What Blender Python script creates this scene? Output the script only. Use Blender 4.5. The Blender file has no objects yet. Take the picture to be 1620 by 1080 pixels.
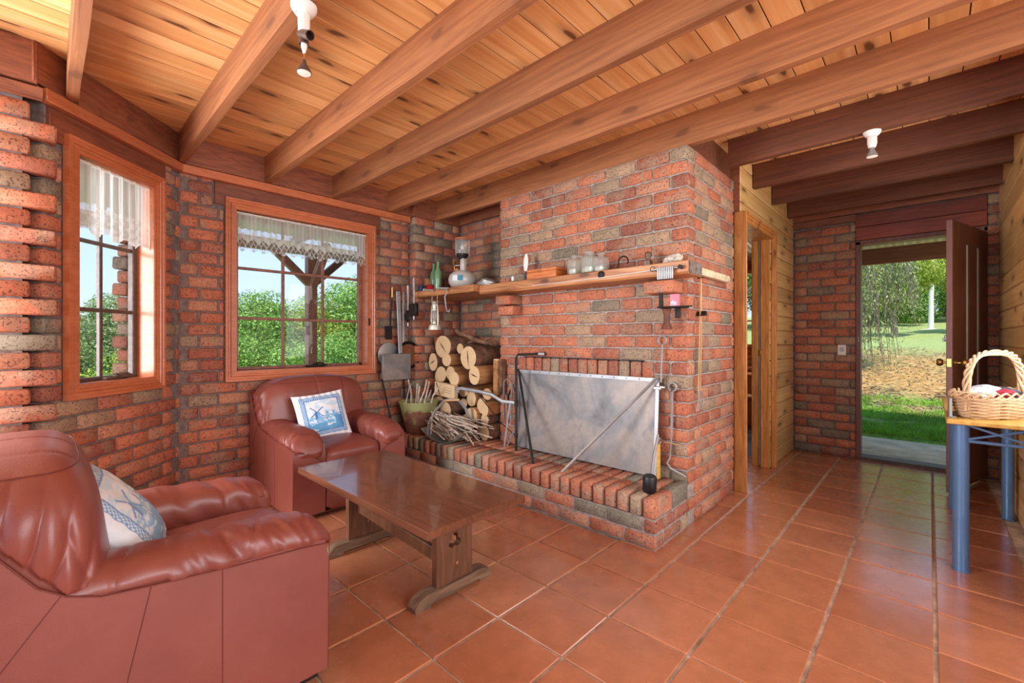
import bpy, math, random
import numpy as np
from mathutils import Vector, Matrix, noise, Euler
random.seed(7); np.random.seed(7)
sc = bpy.context.scene
COL = sc.collection
PI = math.pi

# ------------------------------------------------------------------ camera, sky, lights, exposure
CAMZ = 1.18
cam = bpy.data.cameras.new('camera'); co = bpy.data.objects.new('camera', cam); COL.objects.link(co)
co.location = (0, 0, CAMZ); co.rotation_euler = (PI/2, 0, math.radians(43.37))
cam.sensor_width = 36; cam.lens = 15.556; cam.shift_y = -0.00247; cam.clip_start = .02; cam.clip_end = 400
sc.camera = co
sc.view_settings.view_transform = 'Standard'; sc.view_settings.look = 'None'
sc.view_settings.gamma = 1; sc.view_settings.use_curve_mapping = False
sc.view_settings.exposure = 0.11
sc.cycles.max_bounces = 8; sc.cycles.transparent_max_bounces = 24; sc.cycles.caustics_reflective = False; sc.cycles.caustics_refractive = False
sc.cycles.sample_clamp_indirect = 6

w = bpy.data.worlds.new('sky'); sc.world = w; w.use_nodes = True
wn = w.node_tree.nodes; wl = w.node_tree.links; wn.clear()
tc = wn.new('ShaderNodeTexCoord'); sep = wn.new('ShaderNodeSeparateXYZ'); wl.new(tc.outputs['Generated'], sep.inputs[0])
rmp = wn.new('ShaderNodeValToRGB'); wl.new(sep.outputs['Z'], rmp.inputs[0])
rmp.color_ramp.elements[0].position = 0.0; rmp.color_ramp.elements[0].color = (.64, .81, 1, 1)
rmp.color_ramp.elements[1].position = .55; rmp.color_ramp.elements[1].color = (.28, .50, .95, 1)
bg = wn.new('ShaderNodeBackground'); bg.inputs['Strength'].default_value = 1.25; wl.new(rmp.outputs[0], bg.inputs[0])
wo = wn.new('ShaderNodeOutputWorld'); wl.new(bg.outputs[0], wo.inputs[0])

def light(name, kind, loc, target, energy, color, size=1, size_y=None, angle=None):
    l = bpy.data.lights.new(name, kind); o = bpy.data.objects.new(name, l); COL.objects.link(o)
    o.location = loc; d = Vector(target) - Vector(loc); o.rotation_euler = d.to_track_quat('-Z', 'Y').to_euler()
    l.energy = energy; l.color = color
    if kind == 'AREA':
        l.shape = 'RECTANGLE'; l.size = size; l.size_y = size_y or size
    if angle is not None: l.angle = angle
    return o
light('sun', 'SUN', (0, 0, 30), (-8, 10, 10), 5.2, (1, .95, .86), angle=.03)
# left, passage: windows inferred from the light; rear, side: added fill, openings imagined
light('window_daylight_left', 'AREA', (-3.06, -1.2, 1.35), (-.6, 1.9, .8), 165, (.97, .98, 1), 1.7, 1.7)
light('fill_light_rear', 'AREA', (-2.0, -2.12, 1.45), (-2.0, 3, 1.3), 42, (.97, .98, 1), 2.0, 1.8)
light('window_daylight_passage', 'AREA', (.40, 3.38, 1.5), (-2, 3.6, 1.2), 17, (1, .98, .95), .85, 1.3)
light('fill_light_side', 'AREA', (2.12, .9, 1.45), (-3, 1.6, 1.1), 104, (1, .98, .95), 2.8, 1.8)

# ------------------------------------------------------------------ object helpers
def thing(name, label, cat, loc=(0, 0, 0), rz=0, group=None, kind=None):
    o = bpy.data.objects.new(name, None); COL.objects.link(o); o.empty_display_size = .1
    o.location = loc; o.rotation_euler = (0, 0, rz)
    if label: o['label'] = label
    if cat: o['category'] = cat
    if group: o['group'] = group
    if kind: o['kind'] = kind
    return o
def tag(o, label, cat, group=None, kind=None):
    o['label'] = label; o['category'] = cat
    if group: o['group'] = group
    if kind: o['kind'] = kind
    return o

class G:
    """collects geometry and becomes ONE mesh"""
    def __init__(s): s.v = []; s.f = []
    def add(s, vs, fs, M=None):
        b = len(s.v)
        if M is not None: vs = [M @ Vector(p) for p in vs]
        s.v.extend([tuple(p) for p in vs]); s.f.extend([tuple(i + b for i in f) for f in fs]); return s
    def box(s, c, d, bev=0, M=None, rot=None):
        hx, hy, hz = d[0]/2, d[1]/2, d[2]/2
        R = Euler(rot).to_matrix() if rot else None
        T = lambda p: (R @ Vector(p) if R else Vector(p)) + Vector(c)
        if bev <= 0:
            vs = [(x*hx, y*hy, z*hz) for x in (-1, 1) for y in (-1, 1) for z in (-1, 1)]
            fs = [(0,1,3,2), (4,6,7,5), (0,4,5,1), (2,3,7,6), (0,2,6,4), (1,5,7,3)]
            return s.add([T(p) for p in vs], fs, M)
        b = min(bev, hx*.98, hy*.98, hz*.98); vs = []; idx = {}
        for x in (-1, 1):
            for y in (-1, 1):
                for z in (-1, 1):
                    for a in range(3):
                        p = [x*(hx-b), y*(hy-b), z*(hz-b)]; p[a] += (x, y, z)[a]*b
                        idx[(x, y, z, a)] = len(vs); vs.append(p)
        fs = []
        for a in range(3):
            b_, c_ = [k for k in range(3) if k != a]
            for sgn in (-1, 1):
                q = []
                for (u, v_) in ((-1,-1), (1,-1), (1,1), (-1,1)):
                    k = [0, 0, 0]; k[a] = sgn; k[b_] = u; k[c_] = v_; q.append(idx[(*k, a)])
                fs.append(q)
            for u in (-1, 1):
                for v_ in (-1, 1):
                    k0 = [0,0,0]; k1 = [0,0,0]; k0[a] = -1; k1[a] = 1
                    for k in (k0, k1): k[b_] = u; k[c_] = v_
                    fs.append([idx[(*k0, b_)], idx[(*k1, b_)], idx[(*k1, c_)], idx[(*k0, c_)]])
        for x in (-1, 1):
            for y in (-1, 1):
                for z in (-1, 1): fs.append([idx[(x, y, z, 0)], idx[(x, y, z, 1)], idx[(x, y, z, 2)]])
        out = []
        for f in fs:
            P = [Vector(vs[i]) for i in f]; n = (P[1]-P[0]).cross(P[2]-P[0]); ctr = sum(P, Vector())/len(P)
            out.append(f if n.dot(ctr) > 0 else f[::-1])
        return s.add([T(p) for p in vs], out, M)
    def tube(s, pts, r, n=8, M=None, caps=True, closed=False, flat=None):
        pts = [Vector(p) for p in pts]; m = len(pts); rs = r if isinstance(r, (list, tuple)) else [r]*m
        vs = []; fs = []; up = None
        for i, p in enumerate(pts):
            if closed: t = pts[(i+1) % m] - pts[i-1]
            else: t = pts[min(i+1, m-1)] - pts[max(i-1, 0)]
            t.normalize()
            if up is None:
                up = Vector((0, 0, 1)) if abs(t.z) < .9 else Vector((1, 0, 0))
            a = (up - t*up.dot(t))
            if a.length < 1e-6: a = t.orthogonal()
            a.normalize(); b = t.cross(a); up = a
            for k in range(n):
                th = 2*PI*k/n; ca, sa = math.cos(th)*rs[i], math.sin(th)*rs[i]
                if flat: ca *= flat[0]; sa *= flat[1]
                vs.append(p + a*ca + b*sa)
        R = m if closed else m-1
        for i in range(R):
            j = (i+1) % m
            for k in range(n):
                l = (k+1) % n; fs.append((i*n+k, i*n+l, j*n+l, j*n+k))
        if caps and not closed:
            fs.append(tuple(range(n))[::-1]); fs.append(tuple((m-1)*n + k for k in range(n)))
        return s.add(vs, fs, M)
    def lathe(s, prof, n=20, c=(0, 0, 0), M=None, sx=1, sy=1):
        vs = []; fs = []; m = len(prof)
        for (r, z) in prof:
            for k in range(n):
                th = 2*PI*k/n; vs.append((c[0]+r*math.cos(th)*sx, c[1]+r*math.sin(th)*sy, c[2]+z))
        for i in range(m-1):
            for k in range(n):
                l = (k+1) % n; fs.append((i*n+k, i*n+l, (i+1)*n+l, (i+1)*n+k))
        if prof[0][0] > 1e-4: fs.append(tuple(range(n))[::-1])
        if prof[-1][0] > 1e-4: fs.append(tuple((m-1)*n+k for k in range(n)))
        return s.add(vs, fs, M)
    def superell(s, c, h, e=.5, n=24, m=16, disp=None, rot=None, M=None):
        """pillow like solid: centre c, half sizes h, e = roundness exponent (1 = ellipsoid, small = box)"""
        def pn(a, e):
            c_, s_ = math.cos(a), math.sin(a); q = (abs(c_)**(2/e) + abs(s_)**(2/e))**(-e/2); return c_*q, s_*q
        e1, e2 = e if isinstance(e, (tuple, list)) else (e, e)
        R = Euler(rot).to_matrix() if rot else Matrix.Identity(3)
        vs = []; fs = []
        for i in range(m+1):
            C_, S_ = pn(-PI/2 + PI*i/m, e1); C_ = 0 if i in (0, m) else C_
            for k in range(n):
                th = 2*PI*k/n
                ct_, st_ = pn(th, e2); p = Vector((h[0]*C_*ct_, h[1]*C_*st_, h[2]*S_))
                if disp: p = disp(p)
                vs.append(R @ p + Vector(c))
        for i in range(m):
            for k in range(n):
                l = (k+1) % n; fs.append((i*n+k, i*n+l, (i+1)*n+l, (i+1)*n+k))
        return s.add(vs, fs, M)
    def prism(s, pts, y0, y1, M=None):
        """outline pts (x,z) extruded along y"""
        n = len(pts); vs = [(x, y0, z) for x, z in pts] + [(x, y1, z) for x, z in pts]
        fs = [tuple(range(n)), tuple(range(n, 2*n))[::-1]] + [(i, i+n, (i+1) % n + n, (i+1) % n) for i in range(n)]
        return s.add(vs, fs, M)
    def mesh(s, name, mat=None, smooth=40, off=None):
        me = bpy.data.meshes.new(name)
        vs = s.v if off is None else [(a-off[0], b-off[1], c-off[2]) for a, b, c in s.v]
        me.from_pydata(vs, [], s.f); me.update()
        if smooth:
            me.polygons.foreach_set('use_smooth', [True]*len(me.polygons))
            me.set_sharp_from_angle(angle=math.radians(smooth))
        if mat: me.materials.append(mat)
        return me
    def obj(s, name, mat, parent=None, loc=None, rot=None, smooth=40, world=True):
        """world=True: coordinates collected in world space, origin moved to the middle of the piece"""
        base = Vector((0, 0, 0)); P = parent
        while P is not None: base += P.location; P = P.parent
        if world:
            A = np.array(s.v); ctr = Vector(((A.min(0)+A.max(0))/2).tolist())
            me = s.mesh(name, mat, smooth, ctr); o = bpy.data.objects.new(name, me); o.location = ctr - base
        else:
            me = s.mesh(name, mat, smooth); o = bpy.data.objects.new(name, me)
            if loc: o.location = loc
            if rot: o.rotation_euler = rot
        if parent: o.parent = parent
        COL.objects.link(o); return o

def link(me, name, parent, loc, rz=0, rot=None):
    o = bpy.data.objects.new(name, me); o.location = loc
    o.rotation_euler = rot if rot else (0, 0, rz)
    if parent: o.parent = parent
    COL.objects.link(o); return o
def copy_tree(o, parent=None):
    c = o.copy(); COL.objects.link(c); c.parent = parent
    for ch in list(o.children): copy_tree(ch, c)
    return c
def arc(c, r, a0, a1, n, plane='xz'):
    out = []
    for i in range(n+1):
        a = a0 + (a1-a0)*i/n; u, v = r*math.cos(a), r*math.sin(a)
        out.append({'xz': (c[0]+u, c[1], c[2]+v), 'xy': (c[0]+u, c[1]+v, c[2]), 'yz': (c[0], c[1]+u, c[2]+v)}[plane])
    return out

# ------------------------------------------------------------------ materials
def srgb(r, g, b):
    f = lambda c: (c/255/12.92 if c/255 <= .04045 else ((c/255+.055)/1.055)**2.4)
    return (f(r), f(g), f(b), 1)
class NT:
    def __init__(s, name):
        s.m = bpy.data.materials.new(name); s.m.use_nodes = True; s.t = s.m.node_tree; s.n = s.t.nodes; s.l = s.t.links
        s.p = s.n['Principled BSDF']; s.out = s.n['Material Output']
    def new(s, t, **kw):
        x = s.n.new('ShaderNode'+t)
        for k, v in kw.items(): setattr(x, k, v)
        return x
    def set(s, node, i, v):
        if hasattr(v, 'is_linked') or isinstance(v, bpy.types.NodeSocket): s.l.new(v, node.inputs[i])
        else: node.inputs[i].default_value = v
    def coord(s, which='Object', rnd=0, scale=(1, 1, 1)):
        o = s.new('TexCoord').outputs[which]
        if rnd:
            oi = s.new('ObjectInfo'); mu = s.new('Vector' + 'Math', operation='SCALE'); cb = s.new('CombineXYZ')
            for k in range(3): s.l.new(oi.outputs['Random'], cb.inputs[k])
            s.l.new(cb.outputs[0], mu.inputs[0]); mu.inputs[3].default_value = rnd
            ad = s.new('VectorMath', operation='ADD'); s.l.new(o, ad.inputs[0]); s.l.new(mu.outputs[0], ad.inputs[1]); o = ad.outputs[0]
        mp = s.new('Mapping'); s.l.new(o, mp.inputs[0]); mp.inputs['Scale'].default_value = scale
        return mp.outputs[0]
    def noise(s, vec, scale=5, detail=3, rough=.55, dist=0):
        x = s.new('TexNoise'); s.l.new(vec, x.inputs['Vector']); x.inputs['Scale'].default_value = scale
        x.inputs['Detail'].default_value = detail; x.inputs['Roughness'].default_value = rough; x.inputs['Distortion'].default_value = dist
        return x.outputs['Fac']
    def ramp(s, fac, stops, interp='LINEAR'):
        x = s.new('ValToRGB'); s.l.new(fac, x.inputs[0]); cr = x.color_ramp; cr.interpolation = interp
        while len(cr.elements) > len(stops): cr.elements.remove(cr.elements[-1])
        while len(cr.elements) < len(stops): cr.elements.new(.5)
        for e, (p, c) in zip(cr.elements, stops):
            e.position = p; e.color = c if len(c) == 4 else (*c, 1)
        return x.outputs[0]
    def g(s, fac, a, b):   # 0 to 1 between a and b
        x = s.new('MapRange'); s.l.new(fac, x.inputs[0]); x.inputs[1].default_value = a; x.inputs[2].default_value = b
        return x.outputs[0]
    def math(s, op, a, b=0.):
        x = s.new('Math', operation=op); s.set(x, 0, a); s.set(x, 1, b); return x.outputs[0]
    def mix(s, f, a, b, mode='MIX'):
        x = s.new('Mix', data_type='RGBA', blend_type=mode)
        s.set(x, 0, f); s.set(x, 6, a); s.set(x, 7, b); return x.outputs[2]
    def bump(s, h, strength=.3, dist=.01):
        x = s.new('Bump'); s.l.new(h, x.inputs['Height']); x.inputs['Strength'].default_value = strength; x.inputs['Distance'].default_value = dist
        s.l.new(x.outputs[0], s.p.inputs['Normal'])
    def base(s, c): s.set(s.p, 'Base Color', c)
    def rough(s, r): s.set(s.p, 'Roughness', r)

def plain(name, c, rough=.5, metal=0, var=.12, scale=8, bump=0, bscale=60, coat=0, spec=None, emit=0):
    t = NT(name)
    if var:
        v = t.coord('Object', 20); f = t.noise(v, scale, 4)
        d = tuple(x*(1-var*1.6) for x in c[:3]) + (1,); u = tuple(min(1, x*(1+var*1.6)) for x in c[:3]) + (1,)
        t.base(t.ramp(f, [(.3, d), (.7, u)]))
        if bump: t.bump(t.noise(v, bscale, 3), bump, .004)
    else: t.base(c)
    t.rough(rough); t.p.inputs['Metallic'].default_value = metal
    t.p.inputs['Coat Weight'].default_value = coat
    if spec is not None: t.p.inputs['Specular IOR Level'].default_value = spec
    if emit: t.p.inputs['Emission Color'].default_value = c; t.p.inputs['Emission Strength'].default_value = emit
    return t.m

def brick_mat(name, tint=(1, 1, 1)):
    t = NT(name)
    oi = t.new('ObjectInfo').outputs['Random']; isl = t.new('NewGeometry').outputs['Random Per Island']
    r = t.math('FRACT', t.math('ADD', t.math('MULTIPLY', oi, 7.31), t.math('MULTIPLY', isl, 3.17)))
    q = lambda *c: tuple(a*b for a, b in zip(srgb(*c)[:3], tint)) + (1,)
    base = t.ramp(r, [(0, q(192, 119, 90)), (.14, q(171, 106, 84)), (.28, q(203, 129, 98)), (.44, q(187, 114, 86)), (.53, q(158, 101, 84)), (.60, q(198, 141, 112)), (.70, q(164, 142, 118)), (.80, q(184, 120, 96)), (.88, q(138, 126, 108)), (.94, q(182, 150, 122))], 'CONSTANT')
    v = t.coord('Object', 30)
    blot = t.g(t.noise(v, 6, 2), .53, .60)
    c = t.mix(t.math('MULTIPLY', blot, .55), base, q(164, 140, 118))
    fine = t.noise(v, 42, 4, .65)
    c = t.mix(.55, c, t.ramp(fine, [(.25, (.5, .5, .5, 1)), (.72, (1.22, 1.2, 1.16, 1))]), 'MULTIPLY')
    sp = t.g(t.noise(v, 105, 2), .59, .65)
    c = t.mix(t.math('MULTIPLY', sp, .6), c, q(58, 38, 32))
    t.base(c); t.rough(.86); t.p.inputs['Specular IOR Level'].default_value = .25
    h = t.math('SUBTRACT', t.math('MULTIPLY', fine, .8), t.math('MULTIPLY', sp, .7)); t.bump(h, .7, .006)
    return t.m

def wood(name, c1, c2, grain=(1.2, 16, 16), rough=.45, knots=.8, kc=(.09, .03, .012, 1), var=.16, bump=.15, coat=0, kscale=(2.2, 9, 9), dist=1.4, coordk='Object', mid=None, kax='yz'):
    t = NT(name); v = t.coord(coordk, 40, grain)
    f = t.noise(v, 2.2, 6, .6, dist)
    c = t.ramp(f, [(.32, c1), (.5, mid or tuple((a+b)/2 for a, b in zip(c1, c2))), (.68, c2)])
    big = t.noise(t.coord(coordk, 40, tuple(g*.22 for g in grain)), 1.7, 2)
    c = t.mix(.35, c, t.ramp(big, [(.3, (.72, .66, .6, 1)), (.7, (1.12, 1.1, 1.05, 1))]), 'MULTIPLY')
    if knots:
        kv = t.coord(coordk, 40, kscale); wv = t.new('TexVoronoi', voronoi_dimensions='2D'); sx_ = t.new('SeparateXYZ'); cx_ = t.new('CombineXYZ'); t.l.new(kv, sx_.inputs[0])
        ia, ib = {'xy': (0, 1), 'xz': (0, 2), 'yz': (1, 2)}[kax]; t.l.new(sx_.outputs[ia], cx_.inputs[0]); t.l.new(sx_.outputs[ib], cx_.inputs[1])
        wob = t.new('VectorMath', operation='ADD'); t.l.new(cx_.outputs[0], wob.inputs[0]); nz = t.new('TexNoise'); t.l.new(kv, nz.inputs['Vector']); nz.inputs['Scale'].default_value = 2.5
        sc2 = t.new('VectorMath', operation='SCALE'); t.l.new(nz.outputs['Color'], sc2.inputs[0]); sc2.inputs[3].default_value = .25; t.l.new(sc2.outputs[0], wob.inputs[1])
        t.l.new(wob.outputs[0], wv.inputs['Vector']); wv.inputs['Scale'].default_value = 1.0
        sc_ = t.new('SeparateColor'); t.l.new(wv.outputs['Color'], sc_.inputs[0]); on = t.g(sc_.outputs[0], .52, .56)
        k = t.math('MULTIPLY', t.g(wv.outputs['Distance'], .13, .07), on); c = t.mix(t.math('MULTIPLY', k, knots), c, kc)
        k2 = t.math('MULTIPLY', t.g(wv.outputs['Distance'], .36, .10), on); c = t.mix(t.math('MULTIPLY', k2, knots*.42), c, kc)
    if var:
        oi = t.new('ObjectInfo').outputs['Random']; hs = t.new('HueSaturation'); t.l.new(c, hs.inputs['Color'])
        t.l.new(t.math('ADD', t.math('MULTIPLY', oi, 2*var), 1-var), hs.inputs['Value']); c = hs.outputs[0]
    t.base(c); t.rough(rough); t.p.inputs['Coat Weight'].default_value = coat
    if bump: t.bump(f, bump, .004)
    return t.m

M = {}
M['brick'] = brick_mat('brick')
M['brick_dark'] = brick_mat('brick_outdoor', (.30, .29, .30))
M['brick_hearth'] = brick_mat('brick_hearth', (.98, 1.1, 1.16))
M['mortar'] = plain('mortar', srgb(158, 146, 138), .95, var=.2, scale=30, bump=.6, bscale=90)
M['mortar_dark'] = plain('mortar_dark', srgb(118, 106, 102), .95, var=.2, scale=30, bump=.6, bscale=90)
M['soot'] = plain('soot', srgb(30, 27, 26), .95)
def tile_mat():
    t = NT('terracotta_tile'); v = t.coord('Object', 30)
    oi = t.new('ObjectInfo').outputs['Random']
    base = t.ramp(oi, [(0, srgb(184, 118, 82)), (.3, srgb(192, 126, 90)), (.6, srgb(176, 110, 76)), (.8, srgb(198, 132, 96)), (1, srgb(172, 108, 78))])
    f = t.noise(v, 9, 5, .6); c = t.mix(.45, base, t.ramp(f, [(.3, (.66, .6, .56, 1)), (.7, (1.16, 1.12, 1.1, 1))]), 'MULTIPLY')
    t.base(c); t.rough(t.ramp(t.noise(v, 14, 3), [(.3, (.17,)*3), (.75, (.33,)*3)])); t.p.inputs['Coat Weight'].default_value = .8; t.p.inputs['Coat Roughness'].default_value = .16; t.p.inputs['Coat IOR'].default_value = 1.65
    h = t.math('ADD', t.noise(v, 22, 3), t.math('MULTIPLY', t.noise(v, 75, 3), .5)); t.bump(h, .28, .004)
    return t.m
M['tile'] = tile_mat()
M['grout'] = plain('grout', srgb(186, 168, 148), .9, var=.25, scale=12, bump=.4, bscale=120)
M['board'] = wood('pine_ceiling_board', srgb(218, 154, 96), srgb(240, 196, 140), grain=(9, .28, 9), kscale=(7, 2.2, 7), kax='xy', rough=.42, knots=.85, dist=.7, mid=srgb(230, 174, 114), var=.09)
M['beam'] = wood('rough_sawn_beam', srgb(134, 80, 46), srgb(170, 110, 68), grain=(.5, 11, 11), kax='xz', kscale=(2.2, 6, 6), rough=.7, knots=.5, bump=.4)
M['beam_dark'] = wood('stained_shaded_beam', srgb(88, 46, 28), srgb(120, 68, 42), grain=(.5, 11, 11), kax='xz', kscale=(2.2, 6, 6), rough=.7, knots=.4, bump=.4)  # hall beam stain, with the shade under the hall ceiling darkened into it
M['rim'] = wood('red_stained_board', srgb(116, 66, 46), srgb(158, 94, 66), grain=(2, 2, 12), rough=.55, knots=.25, kscale=(2, 2, 8))
M['orange'] = wood('orange_stained_trim', srgb(186, 104, 66), srgb(206, 126, 84), grain=(3, 3, 14), rough=.35, knots=.15, coat=.2, kscale=(2, 2, 6), bump=.05)
M['header'] = wood('brown_header_board', srgb(112, 62, 44), srgb(148, 86, 62), grain=(2, 2, 12), rough=.5, knots=.2, kscale=(2, 2, 8))
M['cladding'] = wood('pine_wall_board', srgb(222, 172, 104), srgb(242, 206, 142), grain=(9, .4, 9), kscale=(7, 2.2, 7), rough=.38, knots=.7, coat=.15)
M['pine'] = wood('pine_door_frame', srgb(172, 104, 46), srgb(216, 152, 84), grain=(12, 12, 1.2), kscale=(8, 8, 2.4), rough=.38, knots=.75, coat=.15)
M['redboard'] = wood('red_lintel_board', srgb(112, 42, 26), srgb(152, 66, 40), grain=(1.2, 12, 12), rough=.4, knots=.4, kscale=(2, 8, 8))
M['maroon'] = wood('maroon_door', srgb(104, 60, 50), srgb(132, 80, 66), grain=(10, 10, 1.2), rough=.45, knots=0, var=0)
M['sash'] = wood('brown_sash', srgb(120, 76, 62), srgb(158, 106, 86), grain=(8, 8, 8), rough=.5, knots=0, var=.05)
M['sashdark'] = wood('dark_sash', srgb(70, 58, 52), srgb(104, 86, 78), grain=(8, 8, 8), rough=.5, knots=0, var=.05)
M['tabletop'] = wood('dark_stained_tabletop', srgb(92, 56, 40), srgb(120, 76, 56), grain=(.5, 7, 7), rough=.17, knots=0, var=0, bump=.05, coat=.3)
M['darkwood'] = wood('dark_stained_wood', srgb(78, 48, 32), srgb(124, 82, 58), grain=(10, 10, 1.4), rough=.4, knots=.25, kscale=(6, 6, 5), bump=.1)
M['greywood'] = wood('worn_wood_foot', srgb(92, 70, 54), srgb(142, 114, 90), grain=(10, 1.4, 10), rough=.5, knots=0)
M['shelf'] = wood('rough_hewn_shelf', srgb(132, 80, 48), srgb(200, 148, 104), grain=(.8, 8, 8), rough=.45, knots=.8, kax='xz', kscale=(2.6, 6, 6), bump=.35, mid=srgb(178, 120, 76))
M['metal'] = plain('bare_steel', srgb(168, 165, 162), .42, .55, var=.12, scale=6)
M['steel_light'] = plain('galvanised_steel', srgb(176, 178, 180), .5, .7, var=.1, scale=9)
M['iron'] = plain('black_iron', srgb(44, 38, 36), .6, .5, var=.2, scale=14, bump=.3)
M['brass'] = plain('brass', srgb(190, 150, 84), .3, .9)
M['white'] = plain('white_enamel', srgb(232, 228, 220), .4, 0, var=.04)
M['black'] = plain('black_paint', srgb(22, 22, 24), .45)
def glass(name, c=(1, 1, 1, 1), a=.12, rough=.02):
    t = NT(name); tr = t.new('BsdfTransparent'); tr.inputs[0].default_value = c; gl = t.new('BsdfGlossy'); gl.inputs['Roughness'].default_value = rough
    fr = t.new('Fresnel'); fr.inputs[0].default_value = 1.35; mx = t.new('MixShader')
    t.l.new(t.math('ADD', t.math('MULTIPLY', fr.outputs[0], .35), a*.2), mx.inputs[0]); t.l.new(tr.outputs[0], mx.inputs[1]); t.l.new(gl.outputs[0], mx.inputs[2])
    t.l.new(mx.outputs[0], t.out.inputs[0]); return t.m
M['glass'] = glass('window_glass')

# ------------------------------------------------------------------ brickwork
BC = {}
def brick_mesh(l, d, h, var):
    k = (round(l, 2), round(d, 2), round(h, 3), var)
    if k not in BC:
        rr = random.Random(hash(k)); g = G(); g.box((0, 0, 0), (k[0], k[1], k[2]), .0095)
        g.v = [(x + rr.uniform(-.0022, .0022), y + rr.uniform(-.002, .002), z + rr.uniform(-.0018, .0018)) for x, y, z in g.v]
        BC[k] = g.mesh('brick', M['brick'], 50)
    return BC[k]
def frame2(o, ang):
    u = Vector((math.cos(ang), math.sin(ang), 0)); n = Vector((math.sin(ang), -math.cos(ang), 0))
    return Vector((o[0], o[1], 0)), u, n
class Bricks:
    """collects the bricks of one wall; the 300 that show largest become parts, the rest one stuff part"""
    def __init__(s, parent, mat=None): s.parent = parent; s.L = []; s.mat = mat
    def put(s, pos, ang, l, d, h, rot=None):
        s.L.append((Vector(pos), ang, l, d, h, rot))
    def run(s, o, ang, length, c0, c1, holes=(), z0=0, first=lambda c: 0, last=lambda c: 0, d=.11, phase=0, hh=.076, pitch=.086):
        O, u, n = frame2(o, ang)
        for c in range(c0, c1):
            a = first(c); e = length + last(c); z = z0 + c*pitch; zm = z + pitch/2
            cuts = [(a, e)]
            for (s0, s1, za, zb) in holes:
                if z + pitch - .012 > za and z + .012 < zb:
                    nc = []
                    for (p, q) in cuts:
                        if s1 <= p or s0 >= q: nc.append((p, q)); continue
                        if s0 > p: nc.append((p, s0))
                        if s1 < q: nc.append((s1, q))
                    cuts = nc
            ph = (c + phase) % 2 * .12
            for (p, q) in cuts:
                x = math.floor((p + ph)/.24)*.24 - ph
                while x < q - 1e-6:
                    l0, l1 = max(x, p), min(x+.24, q)
                    if l1 - l0 > .035:
                        l = l1 - l0 - .01; m_ = (l0+l1)/2
                        P = O + u*m_ - n*(d/2 + random.uniform(0, .003)) + Vector((0, 0, zm))
                        s.put(P, ang, l, d, hh)
                    x += .24
    def done(s, limit=300):
        s.L.sort(key=lambda b: (b[0] - Vector((0, 0, CAMZ))).length)
        base = s.parent.location
        g = G()
        for i, (P, ang, l, d, h, rot) in enumerate(s.L):
            if i < limit:
                me = brick_mesh(l, d, h, random.randrange(3))
                if s.mat:
                    kk = (s.mat.name, me.name)
                    if kk not in BC: BC[kk] = me.copy(); BC[kk].materials[0] = s.mat
                    me = BC[kk]
                o = link(me, 'brick', s.parent, P - base, rot=(random.uniform(-.006, .006), random.uniform(-.006, .006), ang + random.uniform(-.006, .006)))
            else:
                g.box((0, 0, 0), (l, d, h), .006, M=Matrix.Translation(P) @ Matrix.Rotation(ang, 4, 'Z'))
        if g.v:
            o = g.obj('brick', s.mat or M['brick'], s.parent); o['kind'] = 'stuff'

def wall(name, segs, mat='mortar', thick=.2, face=.014):
    """mortar slab(s): segs = list of (origin, angle, s0, s1, z0, z1)"""
    g = G()
    for (o, ang, s0, s1, z0, z1) in segs:
        O, u, n = frame2(o, ang)
        c = O + u*(s0+s1)/2 - n*(face + thick/2) + Vector((0, 0, (z0+z1)/2))
        g.box((0, 0, 0), (s1-s0, thick, z1-z0), M=Matrix.Translation(c) @ Matrix.Rotation(ang, 4, 'Z'))
    A = np.array(g.v); ob = g.obj(name, M[mat]); ob['kind'] = 'structure'; return ob
def slab_hole(o, ang, s0, s1, z0, z1, h):
    a, b, c, d = h; return [(o, ang, s0, a, z0, z1), (o, ang, b, s1, z0, z1), (o, ang, a, b, z0, c), (o, ang, a, b, d, z1)]

HC = 2.408; CEIL = 2.605; NC = 28
PA = PI/2
WL = (-3.83, .651); WA = (-3.139, -.04); BAY = math.radians(135)
W2 = (.344, 1.439, .925, 2.175)      # hole of window 2 along wall_left (s), z
W1 = (.222, .752, .925, 2.175)       # hole of window 1 along wall_bay

wl_ = wall('wall_left', slab_hole(WL, PA, 0.0, 1.95, 0, HC, W2) + [((-3.73, 2.55), PA, 0.0, .69, 0, HC)], 'mortar_dark', thick=.13)
b = Bricks(wl_)
b.run(WL, PA, 1.89, 0, NC, holes=[(W2[0]-.06, W2[1]+.06, .86, 2.24), (W2[0]-.13, W2[1]+.12, 2.17, 2.5)], first=lambda c: .0 if c % 2 else .05, phase=0)
b.run((-3.73, 2.54), PA, .585, 0, NC, phase=1)
for c in range(NC):   # return of the thicker pier
    if c % 2: b.put((-3.785, 2.54+.055, c*.086+.043), 0, .10, .11, .076)
b.done()
wb_ = wall('wall_bay', [(WA, BAY, .07, W1[0], 0, HC), (WA, BAY, W1[1], 1.0, 0, HC), (WA, BAY, W1[0], W1[1], 0, W1[2]), (WA, BAY, W1[0], W1[1], W1[3], HC)], 'mortar_dark', thick=.13)
b = Bricks(wb_)
b.run(WA, BAY, .978, 0, NC, holes=[(W1[0]-.06, W1[1]+.06, .85, 2.25), (W1[0]-.14, W1[1]+.1, 2.2, 2.5)], first=lambda c: .10 if c % 2 else .05, last=lambda c: -.05 if c % 2 else .03, phase=0)
b.done()
wf_ = wall('wall_front_left', [((-3.139, -2.2), PA, 1.86, 2.13, 0, HC), ((-3.139, -2.2), PA, 0, 1.86, 0, .55), ((-3.139, -2.2), PA, 0, 1.86, 2.3, HC)], 'mortar_dark', thick=.13)
b = Bricks(wf_)
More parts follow.
